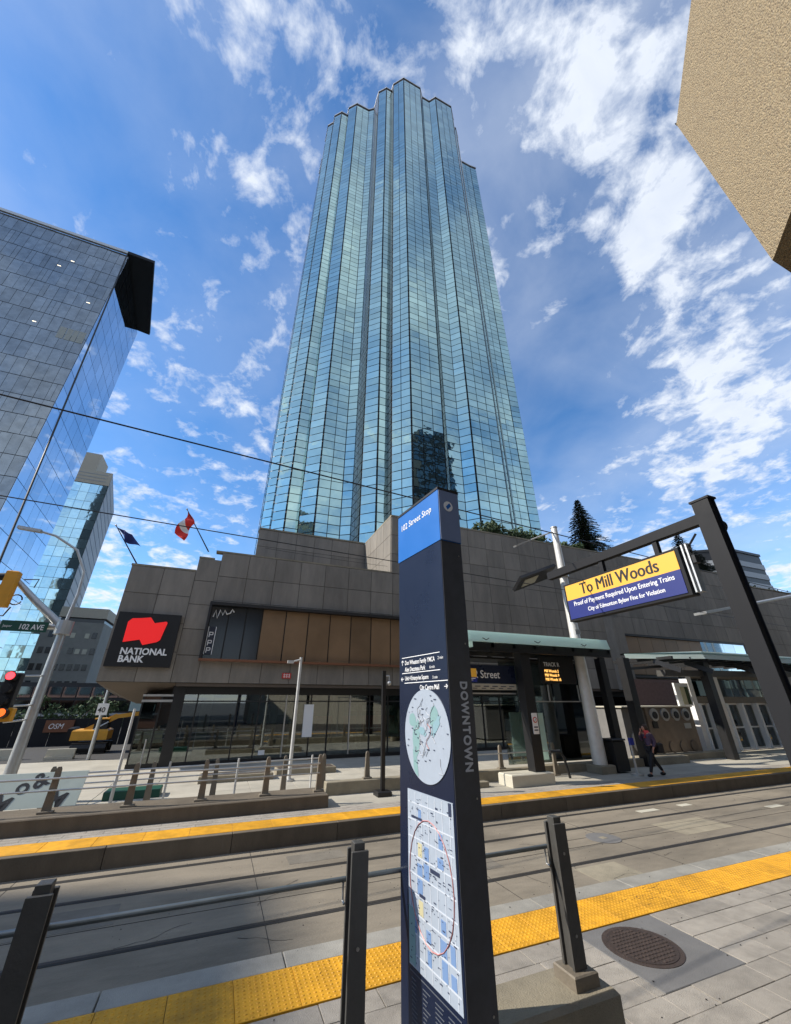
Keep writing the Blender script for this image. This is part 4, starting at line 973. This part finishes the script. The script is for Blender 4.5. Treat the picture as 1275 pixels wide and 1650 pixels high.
def signal(x, y, z, h, m_, label, lights, face='y'):
    t = thing('traffic_light', label, 'traffic light', (x, y, z), 'traffic lights at the left crossing')
    part(MB().bev(x-.17, x+.17, y-.14, y+.14, z, z+h, .03), 'housing', m_, t)
    n = len(lights)
    for k, lm in enumerate(lights):
        zc = z + h*(n-k-.5)/n
        if face == 'y':
            v = part(MB().tube([(x, y-.14, zc+.03), (x, y-.36, zc+.06)], .13, 14), 'visor', 'black', t)
            part(MB().disc((x, y-.375, zc+.06), .105, .02, 'y', 18), 'lens', lm, v)
        else:
            v = part(MB().tube([(x-.17, y, zc), (x-.52, y, zc-.04)], .13, 14, .12), 'visor', 'black', t)
            part(MB().disc((x-.2, y, zc), .1, .02, 'x', 18), 'lens', lm, v)
signal(-7.2, 16.8, 5.45, 1.2, 'signal_yellow', 'yellow three lamp signal head seen from the side at the mast arm tip', ('black', 'black', 'black'), 'x')
signal(-5.80, 16.1, 2.45, .98, 'black', 'black signal head showing a red light low on the pole', ('led_red', 'black', 'black'))
signal(-5.68, 16.1, 2.12, .36, 'signal_yellow', 'yellow pedestrian signal with an orange hand below the red light', ('led_orange',))
part(MB().tube([(sx, sy, 3.4), (-5.75, 16.2, 3.35)], .025, 8).tube([(sx, sy, 2.55), (-5.75, 16.2, 2.52)], .025, 8).tube([(sx, sy, 2.15), (-5.7, 16.2, 2.1)], .025, 8), 'bracket', 'gal', ts)
cr = setp(part(MB().tube([(-6.95+.17*math.cos(a*.5), 17, 5.75+.17*math.sin(a*.5)) for a in range(13)], .022, 6).tube([(-6.95, 17, 6.45), (-6.55, 17, 6.5), (-6.6, 17, 6.2)], .02, 6).tube([(-7.0, 17, 5.5), (-7.1, 17, 5.2), (-7.5, 17, 5.2)], .025, 6), 'cable_loop', 'black'), 'loop of black cable hanging beside the yellow signal head', 'cable')
tp2 = thing('signal_pole', 'thick grey pole at the left edge rising to the yellow signal head', 'traffic signal', (-7.75, 17.1, 0))
part(MB().tube([(-7.75, 17.15, 0), (-7.75, 17.15, 5.6)], .17, 14, .12), 'pole', 'gal', tp2, smooth=True)

# ================================================================== CONSTRUCTION SITE
ex = thing('excavator', 'yellow tracked excavator with its boom raised on the construction site', 'excavator', (-6.2, 31, 0))
part(MB().bev(-8.0, -5.4, 30, 32, .95, 1.75, .12), 'body', 'orange', ex)
part(MB().bev(-6.6, -5.6, 30.1, 31.2, 1.75, 2.5, .1), 'cab', 'window_dark', ex)
for y in (29.8, 31.6): part(MB().tube([(-7.7, y, .4), (-5.2, y, .4)], .38, 10).box(-7.7, -5.2, y-.25, y+.25, .05, .78), 'track', 'black', ex)
part(MB().bar((-7.2, 30.4, 1.6), (-5.1, 30.4, 2.75), .3, .42).bar((-5.2, 30.4, 2.7), (-2.8, 30.4, 3.0), .28, .32), 'boom', 'orange', ex)
part(MB().bar((-3.0, 30.4, 3.05), (-2.4, 30.4, 1.3), .24, .24), 'arm', 'dark_metal', ex)
ex.scale = (.68, .68, .68)
part(MB().bev(-8.35, -7.9, 30.1, 31.9, 1.0, 1.9, .1), 'counterweight', 'charcoal', ex)
part(MB().tube([(-6.9, 30.15, 1.5), (-5.6, 30.15, 2.3)], .07, 8), 'hydraulic_ram', 'gal', ex)
part(MB().bev(-6.66, -5.54, 30.05, 31.25, 2.5, 2.6, .03), 'cab_roof', 'orange', ex)
hb = thing('hoarding', 'dark construction hoarding with a faded red banner behind the excavator', 'hoarding', (-14, 36, 0))
for i in range(14): part(MB().box(-28+i*2, -26.04+i*2, 36, 36.08, 0, 1.6), 'panel', 'charcoal', hb)
bn = part(MB().box(-10.4, -8.8, 35.9, 35.95, .8, 1.5), 'banner', 'copper', hb)
lettering('OSM', .45, 'white_print', bn, frame(Vector((-10.2, 35.88, 1.0)) - wpos(bn), (1, 0, 0), (0, 0, 1)), ext=.003, sx=.9, shear=.2)
for k, (x, y) in enumerate([(-9.5, 28.6), (-7.0, 27.9)]):
    bt = thing('site_barrier', ['white jersey barrier on the road beside the signal pole', 'white jersey barrier on the road by the excavator'][k], 'barrier', (x, y, 0), 'white barriers at the construction site')
    part(MB().prism([(x-.6, y-.2), (x+.6, y-.2), (x+.6, y+.2), (x-.6, y+.2)], 0, .14), 'foot', 'cream', bt)
    part(MB().prism([(x-.6, y-.09), (x+.6, y-.09), (x+.6, y+.09), (x-.6, y+.09)], .14, .46), 'upper_body', 'cream', bt)
for k, (x, y, h, rr) in enumerate([(-12.5, 44, 3.2, 2.2), (-9.2, 46, 2.8, 2.0), (-17, 44, 3.5, 2.4)]):
    shrub(x, y, 0, rr, h, 'leaf', ['bare looking shrub behind the hoarding, left of the excavator', 'shrub behind the excavator boom', 'shrub behind the hoarding at the left edge'][k], 700, 'shrubs behind the hoarding')
yp = thing('speed_sign', 'grey post with a white speed limit plate reading 40 near the excavator', 'sign', (-5.6, 27.2, 0))
part(MB().tube([(-5.6, 27.2, 0), (-5.6, 27.2, 3.6)], .09, 10), 'pole', 'gal', yp, smooth=True)
part(MB().box(-5.85, -5.35, 27.08, 27.1, 2.0, 2.55), 'plate', 'white', yp)
lettering('40', .34, 'black', yp, frame(Vector((-5.8, 27.07, 2.13)) - yp.location, (1, 0, 0), (0, 0, 1)), bold=.005, ext=.001)

# ================================================================== FLAGS
def flag(base, tip, m_, label, drop, stripes=False):
    t = thing('flag_pole', label, 'flag', base, 'flags on the bank roof')
    part(MB().tube([base, tip], .035, 8, .02), 'pole', 'dark_metal', t)
    part(MB().ball(tip, .05), 'finial', 'gal', t)
    d = (Vector(base)-Vector(tip)).normalized(); nx_, nz_ = 8, 9
    V = []; Fc = []
    for i in range(nx_):
        for j_ in range(nz_):
            s_ = i/(nx_-1); v = j_/(nz_-1)
            p = Vector(tip) + d*(.12 + .85*s_)
            V.append((p.x + drop[0]*v + .10*math.sin(v*6+s_*3), p.y + .12*math.sin(v*8+s_*5), p.z + drop[1]*v*(1-.25*s_) - .12*math.sin(s_*3)*v))
    for i in range(nx_-1):
        for j_ in range(nz_-1): Fc.append((i*nz_+j_, i*nz_+j_+1, (i+1)*nz_+j_+1, (i+1)*nz_+j_))
    f_ = part(MB().add(V, Fc), 'cloth', m_, t, smooth=True, recalc=False)
    if stripes:
        f_.data.materials.append(M['white_print'])
        for pi, p_ in enumerate(f_.data.polygons):
            j_ = pi % (nz_-1)
            if j_ in (3, 4): p_.material_index = 1
    return t
flag((-1.9, 22.6, 10.1), (-3.45, 22.4, 12.35), 'flag_red', 'red and white flag hanging from a leaning pole on the bank roof', (-.35, -1.35), True)
flag((-5.0, 22.6, 8.9), (-6.45, 22.4, 10.85), 'flag_blue', 'dark blue flag hanging from a leaning pole on the roof corner', (.75, -.25))

# ================================================================== FAR PLATFORM FURNITURE
lw = setp(part(MB().bev(-14, 3.31, 12.95, 14.1, -.01, .30, .02), 'ramp_wall', 'concrete_dark'), 'long low concrete ramp wall at the left of the far platform', 'wall')
lw2 = setp(part(MB().bev(3.6, 12.1, 14.45, 14.8, -.01, .34, .02), 'kerb_wall', 'concrete'), 'low concrete kerb wall behind the black pole', 'wall')
lw3 = setp(part(MB().bev(7.2, 9.1, 13.6, 13.9, -.01, .17, .02), 'kerb_step', 'concrete'), 'low kerb step between the pylon and the shelter footing', 'kerb')
setp(part(MB().bev(12.4, 21.5, 14.9, 15.3, -.01, .30, .02), 'kerb_wall', 'concrete'), 'low concrete kerb wall behind the white lamp pole', 'wall')
def stone_post(par, x, y, z0, z1, lean=0):
    p = part(MB().add([(x-.09, y-.05, z0), (x+.09, y-.05, z0), (x+.09, y+.05, z0), (x-.09, y+.05, z0), (x-.055+lean, y-.04, z1-.06), (x+.055+lean, y-.04, z1-.06), (x+.055+lean, y+.04, z1-.06), (x-.055+lean, y+.04, z1-.06),
                      (x-.03+lean, y-.03, z1), (x+.03+lean, y-.03, z1), (x+.03+lean, y+.03, z1), (x-.03+lean, y+.03, z1)],
                     [(3, 2, 1, 0), (0, 1, 5, 4), (1, 2, 6, 5), (2, 3, 7, 6), (3, 0, 4, 7), (4, 5, 9, 8), (5, 6, 10, 9), (6, 7, 11, 10), (7, 4, 8, 11), (8, 9, 10, 11)]), 'post', 'post_brown', par)
    part(MB().bev(x-.15, x+.15, y-.09, y+.09, z0, z0+.05, .01), 'base_shoe', 'post_brown', p)
fr = thing('railing', 'brown posted steel railing on top of the ramp wall at the left', 'railing', (0, 13.5, .3))
for x in (-5.1, -3.3, -1.65, .0, 1.62, 3.12): stone_post(fr, x, 13.45, .30, 1.22)
part(MB().tube([(-14, 13.36, .98), (3.1, 13.36, 1.0)], .022, 8).tube([(-14, 13.36, .74), (3.1, 13.36, .76)], .018, 8), 'handrail', 'gal', fr, smooth=True)
fr2 = thing('railing', 'second railing with thin white uprights behind the ramp wall', 'railing', (0, 15.2, 0))
for x in (-3.9, -1.45, .3, 2.4, 3.7): stone_post(fr2, x, 15.4, .0, 1.02)
for x in (-1.0, .9, 3.2): part(MB().tube([(x, 15.0, 0), (x, 15.0, 1.05)], .03, 8), 'upright', 'white_pole', fr2, smooth=True)
part(MB().tube([(-14, 15.3, .72), (3.6, 15.3, .92)], .022, 8).tube([(-14, 15.3, .5), (3.6, 15.3, .66)], .018, 8), 'handrail', 'gal', fr2, smooth=True)
fr3 = thing('railing', 'brown posted railing with round caps behind the shelter, right of the pylon', 'railing', (9, 14.6, .3))
for x in (5.0, 8.9, 10.4, 12.0, 13.0): stone_post(fr3, x, 14.62, .34 if x < 12.1 else 0, 1.12)
part(MB().tube([(8.6, 14.55, .85), (13.3, 14.55, .85)], .02, 8), 'handrail', 'gal', fr3, smooth=True)
lr = thing('leaning_rail', 'black curved grab rail leaning beside the concrete footing', 'handrail', (12.9, 13.9, 0))
part(MB().tube([(12.2, 13.9, .9), (12.7, 13.9, .88), (12.85, 13.9, .7), (13.0, 13.9, .0)], .05, 10), 'tube', 'black', lr, smooth=True)
# planters behind the ramp
for k, (x0, x1, y0, y1) in enumerate([(-.2, 2.4, 18.0, 18.9), (2.6, 5.0, 18.6, 19.4)]):
    pb = thing('planter', ['long grey concrete bench planter in front of the bank', 'short grey concrete bench planter right of the slim white pole'][k], 'planter', ((x0+x1)/2, (y0+y1)/2, 0), 'planters in front of the bank')
    part(MB().bev(x0, x1, y0, y1, 0, .22, .02), 'box', 'concrete', pb); part(MB().box(x0+.08, x1-.08, y0+.08, y1-.08, .2, .224), 'soil', 'bark', pb)
# printed board lying against the left railing
bd = thing('printed_board', 'pale grey board with bold black fragments of letters behind the left railing', 'board', (-4.0, 14.3, .3))
part(MB().add([(-5.6, 14.16, .3), (-2.9, 14.16, .3), (-2.9, 14.6, .98), (-5.6, 14.6, .98), (-5.6, 14.2, .3), (-2.9, 14.2, .3), (-2.9, 14.64, .98), (-5.6, 14.64, .98)],
              [(0, 1, 2, 3), (7, 6, 5, 4), (0, 4, 5, 1), (1, 5, 6, 2), (2, 6, 7, 3), (3, 7, 4, 0)]), 'sheet', 'pale_board', bd)
for s_, x, v in (('P', -5.2, .36), ('M', -4.7, .05), ('&', -3.95, .42), ('M', -3.6, .08), ('o', -4.25, .3)):
    lettering(s_, .5, 'black', bd, frame(Vector((x, 14.155+.544*v, .30+.839*v)) - bd.location, (1, .0, 0), (0, .544, .839)) @ Matrix.Rotation(R(-20 if s_ == 'M' else 25), 4, 'Z'), bold=.012, ext=.002)
gb = setp(part(MB().bev(-2.7, -1.2, 16.2, 16.9, 0, .22, .01), 'low_box', 'green_sign'), 'low dark green box on the plaza behind the thin white post', 'box')

# shelter
sh = thing('tram_shelter', 'glass edged tram shelter with black posts right of the pylon', 'shelter', (11, 13.6, 0))
for k in range(8): part(MB().box(8.5+k*1.03, 8.64+k*1.03, 13.26, 16.55, 4.56, 4.72), 'rafter', 'black', sh)
part(MB().box(8.45, 15.9, 13.26, 13.4, 4.4, 4.72).box(8.45, 15.9, 14.7, 14.85, 4.4, 4.56), 'purlins', 'black', sh)
part(MB().box(8.5, 15.8, 14.9, 16.5, 4.3, 4.38), 'ceiling_panel', 'black', sh)
fs = part(MB().add([(8.3, 13.05, 4.72), (15.7, 13.05, 4.72), (15.7, 13.15, 5.12), (8.3, 13.15, 5.12), (8.3, 13.15, 4.72), (15.7, 13.15, 4.72), (15.7, 13.25, 5.12), (8.3, 13.25, 5.12)],
                   [(0, 1, 2, 3), (7, 6, 5, 4), (0, 4, 5, 1), (1, 5, 6, 2), (2, 6, 7, 3), (3, 7, 4, 0)]), 'glass_fascia', 'seafoam', sh)
part(MB().prism([(8.25, 13.05), (8.55, 13.05), (8.55, 16.5), (8.25, 16.5)], 4.5, 4.72), 'end_fascia', 'seafoam', sh)
part(MB().box(8.3, 15.8, 13.26, 16.6, 4.74, 4.78), 'roof_glass', 'clear_glass', sh)
for x in (9.0, 11.5, 14.0): part(MB().tube([(x, 13.03, 4.85), (x+.15, 13.0, 4.78), (x+.3, 13.03, 4.85)], .015, 6), 'clamp', 'black', sh)
for x in (8.9, 10.3, 11.6): part(MB().box(x, x+.9, 13.5+.4*(x-8.9), 13.56+.4*(x-8.9), 4.58, 4.61), 'light_strip', 'glow_warm', sh)
for k in range(5): part(MB().tube([(11.5+k*.9, 13.6, 5.12), (12.1+k*.9, 13.6, 5.14)], .02, 6), 'bird_spike', 'black', sh)
part(MB().box(10.95, 11.4, 13.35, 13.75, .36, 4.62), 'post', 'black', sh)
part(MB().box(16.2, 16.55, 14.2, 14.5, 0, 4.62), 'post', 'black', sh)
part(MB().bev(9.75, 11.6, 13.15, 13.95, 0, .36, .03), 'footing', 'cream', sh)
part(MB().box(8.4, 10.95, 13.9, 13.96, 2.9, 2.95).box(8.5, 8.54, 13.9, 13.95, .3, 4.6), 'frame_bar', 'gal', sh)
part(MB().box(11.5, 16.2, 15.6, 15.64, .3, 4.4), 'rear_glass', 'shop_glass', sh)
part(MB().box(11.6, 15.0, 14.55, 14.6, 2.62, 2.66).box(13.2, 13.24, 14.55, 14.6, 2.62, 3.3).box(14.9, 14.94, 14.55, 14.6, 2.62, 3.3), 'frame_bar', 'gal', sh)
part(MB().box(12.3, 13.0, 14.9, 14.95, .5, 2.2), 'timetable_panel', 'seafoam', sh)
stp = thing('station_name_sign', 'black sign reading 102 Street under the shelter roof', 'sign', (9.7, 13.95, 3.2))
part(MB().box(8.0, 10.95, 13.82, 13.9, 3.28, 3.95), 'panel', 'navy', stp)
lettering('102 Street', .40, 'white_print', stp, frame(Vector((8.62, 13.81, 3.47)) - stp.location, (1, 0, 0), (0, 0, 1)), bold=.003, ext=.002, sx=.92)
part(MB().box(8.0, 10.95, 13.84, 13.9, 3.05, 3.26), 'light_band', 'cream', stp)
g = MB()
for k in range(7): g.box(8.2+k*.4, 8.45+k*.4, 13.83, 13.838, 3.16, 3.19).box(8.1+k*.4, 8.3+k*.4, 13.83, 13.838, 3.09, 3.115)
part(g, 'route_marks', 'map_ink', stp)
ys = thing('route_sign', 'small yellow and blue sign just right of the pylon edge', 'sign', (8.55, 13.3, 3.3))
part(MB().box(8.32, 8.78, 13.3, 13.36, 3.30, 3.62), 'blue_field', 'sign_blue', ys); part(MB().box(8.34, 8.76, 13.285, 13.298, 3.46, 3.76), 'yellow_field', 'sign_yellow', ys)
part(MB().box(8.36, 8.7, 13.29, 13.298, 3.40, 3.43).box(8.36, 8.6, 13.29, 13.298, 3.35, 3.37), 'text_line', 'white_print', ys)
tk = thing('track_display', 'black platform display with TRACK R and amber arrival times', 'sign', (13.9, 14.5, 3.2))
part(MB().box(12.9, 14.8, 14.45, 14.6, 3.35, 4.45), 'housing', 'black', tk)
lettering('TRACK R', .24, 'white_print', tk, frame(Vector((13.05, 14.44, 4.05)) - tk.location, (1, 0, 0), (0, 0, 1)), bold=.003, ext=.002, sx=.9)
for k, s_ in enumerate(('Mill Woods 2', 'Mill Woods 9', 'Mill Woods 16')):
    lettering(s_, .17, 'led_amber', tk, frame(Vector((13.05, 14.44, 3.80-k*.17)) - tk.location, (1, 0, 0), (0, 0, 1)), ext=.002, sx=.85)
nsn = setp(part(MB().box(11.08, 11.34, 13.32, 13.335, 1.55, 2.25), 'notice_plate', 'white'), 'small white prohibition notice fixed to the black shelter post', 'sign')
part(MB().disc((11.21, 13.312, 2.02), .10, .006, 'y', 20), 'red_ring', 'red', nsn); part(MB().disc((11.21, 13.306, 2.02), .07, .006, 'y', 20), 'ring_center', 'white', nsn)
part(MB().bar((11.15, 13.30, 1.96), (11.27, 13.30, 2.08), .02, .004).box(11.12, 11.30, 13.31, 13.316, 1.66, 1.70).box(11.12, 11.30, 13.31, 13.316, 1.76, 1.80), 'print', 'map_ink', nsn)
sbn = thing('litter_bin', 'square black litter bin beside the white lamp pole', 'bin', (15.95, 14.2, 0))
part(MB().bev(15.6, 16.3, 13.9, 14.5, .05, 1.15, .04), 'body', 'black', sbn); part(MB().bev(15.57, 16.33, 13.87, 14.53, 1.15, 1.22, .02), 'lid', 'dark_metal', sbn)

# slanted black beams, second canopy
cn = thing('canopy', 'pale green glass canopy on dark posts over the right end of the far platform', 'canopy', (27, 15, 0))
part(MB().prism([(20.2, 16.0), (23.8, 14.1), (42, 13.9), (42, 18), (20.4, 16.4)], 4.95, 5.03), 'roof_glass', 'clear_glass', cn)
part(MB().add([(23.8, 14.05, 4.7), (42, 13.85, 4.7), (42, 13.95, 5.1), (23.8, 14.15, 5.1), (20.2, 15.95, 4.75), (20.2, 16.0, 5.0)], [(0, 1, 2, 3), (4, 0, 3, 5)]), 'glass_fascia', 'seafoam', cn)
for k in range(14): part(MB().box(21.6+k*1.5, 21.75+k*1.5, 14.4, 18, 4.66, 4.8), 'rafter', 'black', cn)
for x in (21.6, 24.2, 28.6, 33.5): part(MB().bar((x, 15.4, 4.62), (x+.5, 14.4, 4.1), .2, .25), 'bracket', 'dark_metal', cn)
part(MB().bar((21.6, 15.2, 4.0), (42, 14.8, 4.3), .5, .3), 'edge_beam', 'post_grey', cn)
for x in (18.4, 24.6): part(MB().box(x, x+.42, 14.7, 15.1, 0, 4.62), 'post', 'black', cn)
part(MB().bar((18.6, 14.9, 4.1), (21.8, 15.2, 4.35), .12, .12), 'cross_arm', 'black', cn)
# steel kiosk with four round vents
kk = thing('ticket_kiosk', 'bare metal kiosk wall with four round vents behind the walking person', 'kiosk', (21.5, 16.2, 0))
part(MB().box(19.0, 20.6, 16.0, 18.0, .1, 2.32), 'side_cabinet', 'pad', kk)
part(MB().box(20.6, 24.2, 15.9, 18.0, .3, 2.36), 'body', 'kiosk_metal', kk)
part(MB().box(18.9, 24.3, 15.85, 18.1, 2.36, 2.42), 'top_edge', 'cream', kk)
part(MB().bev(18.9, 26.0, 15.5, 16.0, 0, .28, .02), 'plinth', 'concrete', kk)
for k in range(4):
    v = part(MB().disc((21.15+k*.82, 15.87, 2.02), .30, .07, 'y', 24), 'vent', 'gal', kk); part(MB().disc((21.15+k*.82, 15.82, 2.0), .17, .05, 'y', 20), 'vent_core', 'dark_metal', v)
    if k < 4: part(MB().disc((21.15+k*.82, 15.88, .55), .26, .05, 'y', 20), 'lower_port', 'kiosk_metal', kk)
part(MB().disc((19.8, 15.97, .85), .55, .06, 'y', 28), 'round_hatch', 'gal', kk)
part(MB().box(20.9, 21.25, 15.86, 15.9, 1.4, 1.72), 'card_reader', 'black', kk)
part(MB().box(23.3, 23.8, 15.87, 15.9, 1.35, 1.6), 'label_plate', 'gal', kk)
# glazed entrance pavilion
en = thing('entrance_pavilion', 'white framed glass station entrance under the right canopy', 'pavilion', (29, 17, 0))
for a, b in ((25.6, 26.0), (28.0, 28.5), (34.4, 34.8)): part(MB().box(a, b, 16.54, 17.01, 0, 4.0), 'pillar', 'white', en)
part(MB().box(25.6, 35, 16.55, 17.0, 2.55, 2.9).box(25.6, 35, 16.55, 17.0, 3.9, 4.2), 'beam', 'post_brown', en)
for i, (a, b) in enumerate([(26.0, 27.0), (27.0, 28.0), (28.5, 30.0), (30.0, 31.5), (31.5, 33.0), (33.0, 34.4)]):
    fr_ = part(MB().box(a, a+.11, 16.45, 16.8, .1, 2.53).box(b-.09, b, 16.45, 16.8, .1, 2.53).box(a+.09, b-.09, 16.72, 16.8, .1, .2).box(a+.09, b-.09, 16.72, 16.8, 1.2, 1.28).box(a+.09, b-.09, 16.72, 16.8, 2.45, 2.55), 'door_frame', 'white', en)
    part(MB().box(a+.09, b-.09, 16.75, 16.77, .2, 1.2).box(a+.09, b-.09, 16.75, 16.77, 1.28, 2.45), 'pane', 'entrance_glass', fr_)
    part(MB().box(a+.03, b-.03, 16.75, 16.77, 2.9, 3.9), 'transom_pane', 'entrance_glass', en)
part(MB().box(26.4, 27.1, 16.5, 16.54, 2.95, 3.75), 'poster', 'map_teal', en, label='blue and brown picture poster above the doors')
pq = thing('info_board', 'white framed notice with a yellow and green picture above the kiosk', 'sign', (24.6, 16.4, 2.4))
part(MB().box(24.0, 25.2, 16.3, 16.4, 2.42, 3.6), 'frame', 'white', pq); part(MB().box(24.4, 24.75, 16.27, 16.3, 2.5, 3.4), 'picture', 'map_yellow', pq); part(MB().box(24.78, 25.05, 16.27, 16.3, 2.5, 3.4), 'picture', 'leaf', pq)
part(MB().box(25.6, 36, 20, 20.1, 0, 4.0), 'rear_wall', 'leaf_rust', en)
part(MB().box(25.6, 36, 17.0, 20, .0, .03), 'floor', 'pad', en)
g = thing('card_reader', 'slim card reader post with a blue head left of the walking person', 'post', (15.9, 13.3, 0))
part(MB().tube([(15.9, 13.3, 0), (15.9, 13.3, 1.1)], .045, 10), 'pole', 'gal', g); part(MB().box(15.80, 16.0, 13.2, 13.3, 1.05, 1.3), 'reader', 'sign_blue', g); part(MB().disc((15.9, 13.3, .03), .22, .06, 'z', 16), 'base_plate', 'gal', g)

# ================================================================== PERSON
def skin_body(verts, edges, radii, name, m, parent, root=0, sub=1):
    me = bpy.data.meshes.new(name); me.from_pydata(verts, edges, []); o = bpy.data.objects.new(name, me); C.objects.link(o)
    md = o.modifiers.new('s', 'SKIN'); md.use_smooth_shade = True
    for i, r_ in enumerate(radii):
        v = me.skin_vertices[0].data[i]; rr = r_ if isinstance(r_, tuple) else (r_, r_); v.radius = rr; v.use_root = (i == root)
    sm = o.modifiers.new('u', 'SUBSURF'); sm.levels = sub; sm.render_levels = sub
    m2 = bpy.data.meshes.new_from_object(o.evaluated_get(bpy.context.evaluated_depsgraph_get()), depsgraph=bpy.context.evaluated_depsgraph_get())
    bpy.data.objects.remove(o); m2.materials.clear(); m2.materials.append(M[m]); m2.name = name
    m2.polygons.foreach_set('use_smooth', [True]*len(m2.polygons))
    return link(name, m2, parent)
# local frame: walks towards -x; z up; 1.68 m tall
pe = thing('person', 'person in dark jacket and trousers with a red scarf and black bag walking left', 'person', (16.55, 12.95, .0), rz=R(-8))
bv = [(0, 0, .93), (0, 0, 1.10), (-.02, 0, 1.28), (-.03, 0, 1.40), (-.045, 0, 1.48), (-.07, 0, 1.555), (-.085, 0, 1.61),                   # 0-6 pelvis..head
      (-.01, -.09, .88), (-.20, -.10, .51), (-.36, -.10, .11), (-.34, -.10, .05), (-.49, -.10, .035),                                        # 7-11 near leg forward
      (.01, .09, .88), (.12, .10, .51), (.40, .10, .14), (.43, .10, .07), (.31, .10, .03),                                                  # 12-16 rear leg
      (-.03, -.18, 1.38), (.06, -.22, 1.12), (-.08, -.22, .93), (-.12, -.22, .86),                                                         # 17-20 near arm
      (-.03, .18, 1.38), (-.10, .23, 1.14), (-.24, .14, 1.36), (-.20, .09, 1.47)]                                                           # 21-24 far arm up to the face
be = [(0, 1), (1, 2), (2, 3), (3, 4), (4, 5), (5, 6), (0, 7), (7, 8), (8, 9), (9, 10), (10, 11), (0, 12), (12, 13), (13, 14), (14, 15), (15, 16), (3, 17), (17, 18), (18, 19), (19, 20), (3, 21), (21, 22), (22, 23), (23, 24)]
br = [(.13, .16), (.12, .145), (.125, .165), (.10, .12), .052, .085, .075, .088, .062, .044, .04, .03, .088, .062, .044, .04, .03, .058, .047, .036, .028, .058, .047, .036, .03]
pe.scale = (1.05, 1.05, 1.05)
body = skin_body(bv, be, br, 'body', 'skin', pe)
# clothing over the body
def cloth(idx, grow, name, m):
    mp2 = {v: i for i, v in enumerate(idx)}; ed = [(mp2[a], mp2[b]) for a, b in be if a in mp2 and b in mp2]
    rr = [tuple(q+grow for q in (br[i] if isinstance(br[i], tuple) else (br[i], br[i]))) for i in idx]
    return skin_body([bv[i] for i in idx], ed, rr, name, m, pe)
cloth([0, 1, 2, 3, 17, 18, 19, 21, 22, 23], .022, 'jacket', 'cloth_purple')
cloth([0, 7, 8, 9, 12, 13, 14], .016, 'trousers', 'cloth_black')
for s_, (x, y, z) in (('a', (-.41, -.10, .045)), ('b', (.38, .10, .05))):
    part(MB().ball((x, y, z), .13, 1, .42, .42, 10, 8), 'shoe', 'cloth_black', pe, local=True, smooth=True)
part(MB().tube([(-.11, -.05, 1.46), (-.05, .07, 1.45), (.02, .0, 1.46), (-.03, -.08, 1.45), (-.12, -.03, 1.42), (-.13, .0, 1.25)], .058, 8), 'scarf', 'cloth_red', pe, local=True, smooth=True)
part(MB().ball((-.055, 0, 1.60), .112, 1.0, .85, 1.05, 12, 9).ball((.0, 0, 1.52), .085, 1, 1, 1.2, 10, 8), 'hair', 'hair', pe, local=True, smooth=True)
part(MB().ball((-.125, 0, 1.575), .075, .8, .85, 1.15, 10, 8).ball((-.195, 0, 1.57), .018, 1.2, .8, 1.3, 6, 5), 'face', 'skin', pe, local=True, smooth=True)
part(MB().ball((-.178, -.03, 1.595), .009).ball((-.178, .03, 1.595), .009), 'eyes', 'black', pe, local=True)
part(MB().ball((-.172, 0, 1.53), .014, .6, 1.6, .5), 'mouth', 'cloth_red', pe, local=True)
for hx, hy, hz, d in ((-.13, -.22, .84, (-.25, 0, -1)), (-.205, .085, 1.49, (.2, -.1, 1))):
    hd_ = MB(); d = Vector(d).normalized(); hd_.ball((hx, hy, hz), .035, .6, 1, 1.1)
    for k in range(4):
        q = Vector((hx, hy + (k-1.5)*.016, hz)); l = (.055, .065, .06, .045)[k]; hd_.tube([q, q+d*l, q+d*(l+.02)+Vector((-.012, 0, 0))], .009, 6, .007)
    q = Vector((hx-.01, hy-.03, hz)); hd_.tube([q, q+d*.03+Vector((-.025, 0, 0))], .01, 6, .008)
    part(hd_, 'hand', 'skin', pe, local=True, smooth=True)
bg_ = thing('shoulder_bag', 'black shoulder bag hanging behind the walking person', 'bag', (16.72, 12.85, .95))
part(MB().bev(16.66, 16.95, 12.68, 12.86, .80, 1.12, .03), 'pouch', 'cloth_black', bg_)
part(MB().tube([(16.72, 12.76, 1.12), (16.60, 12.80, 1.40), (16.52, 12.95, 1.47)], .012, 6), 'strap', 'cloth_black', bg_)
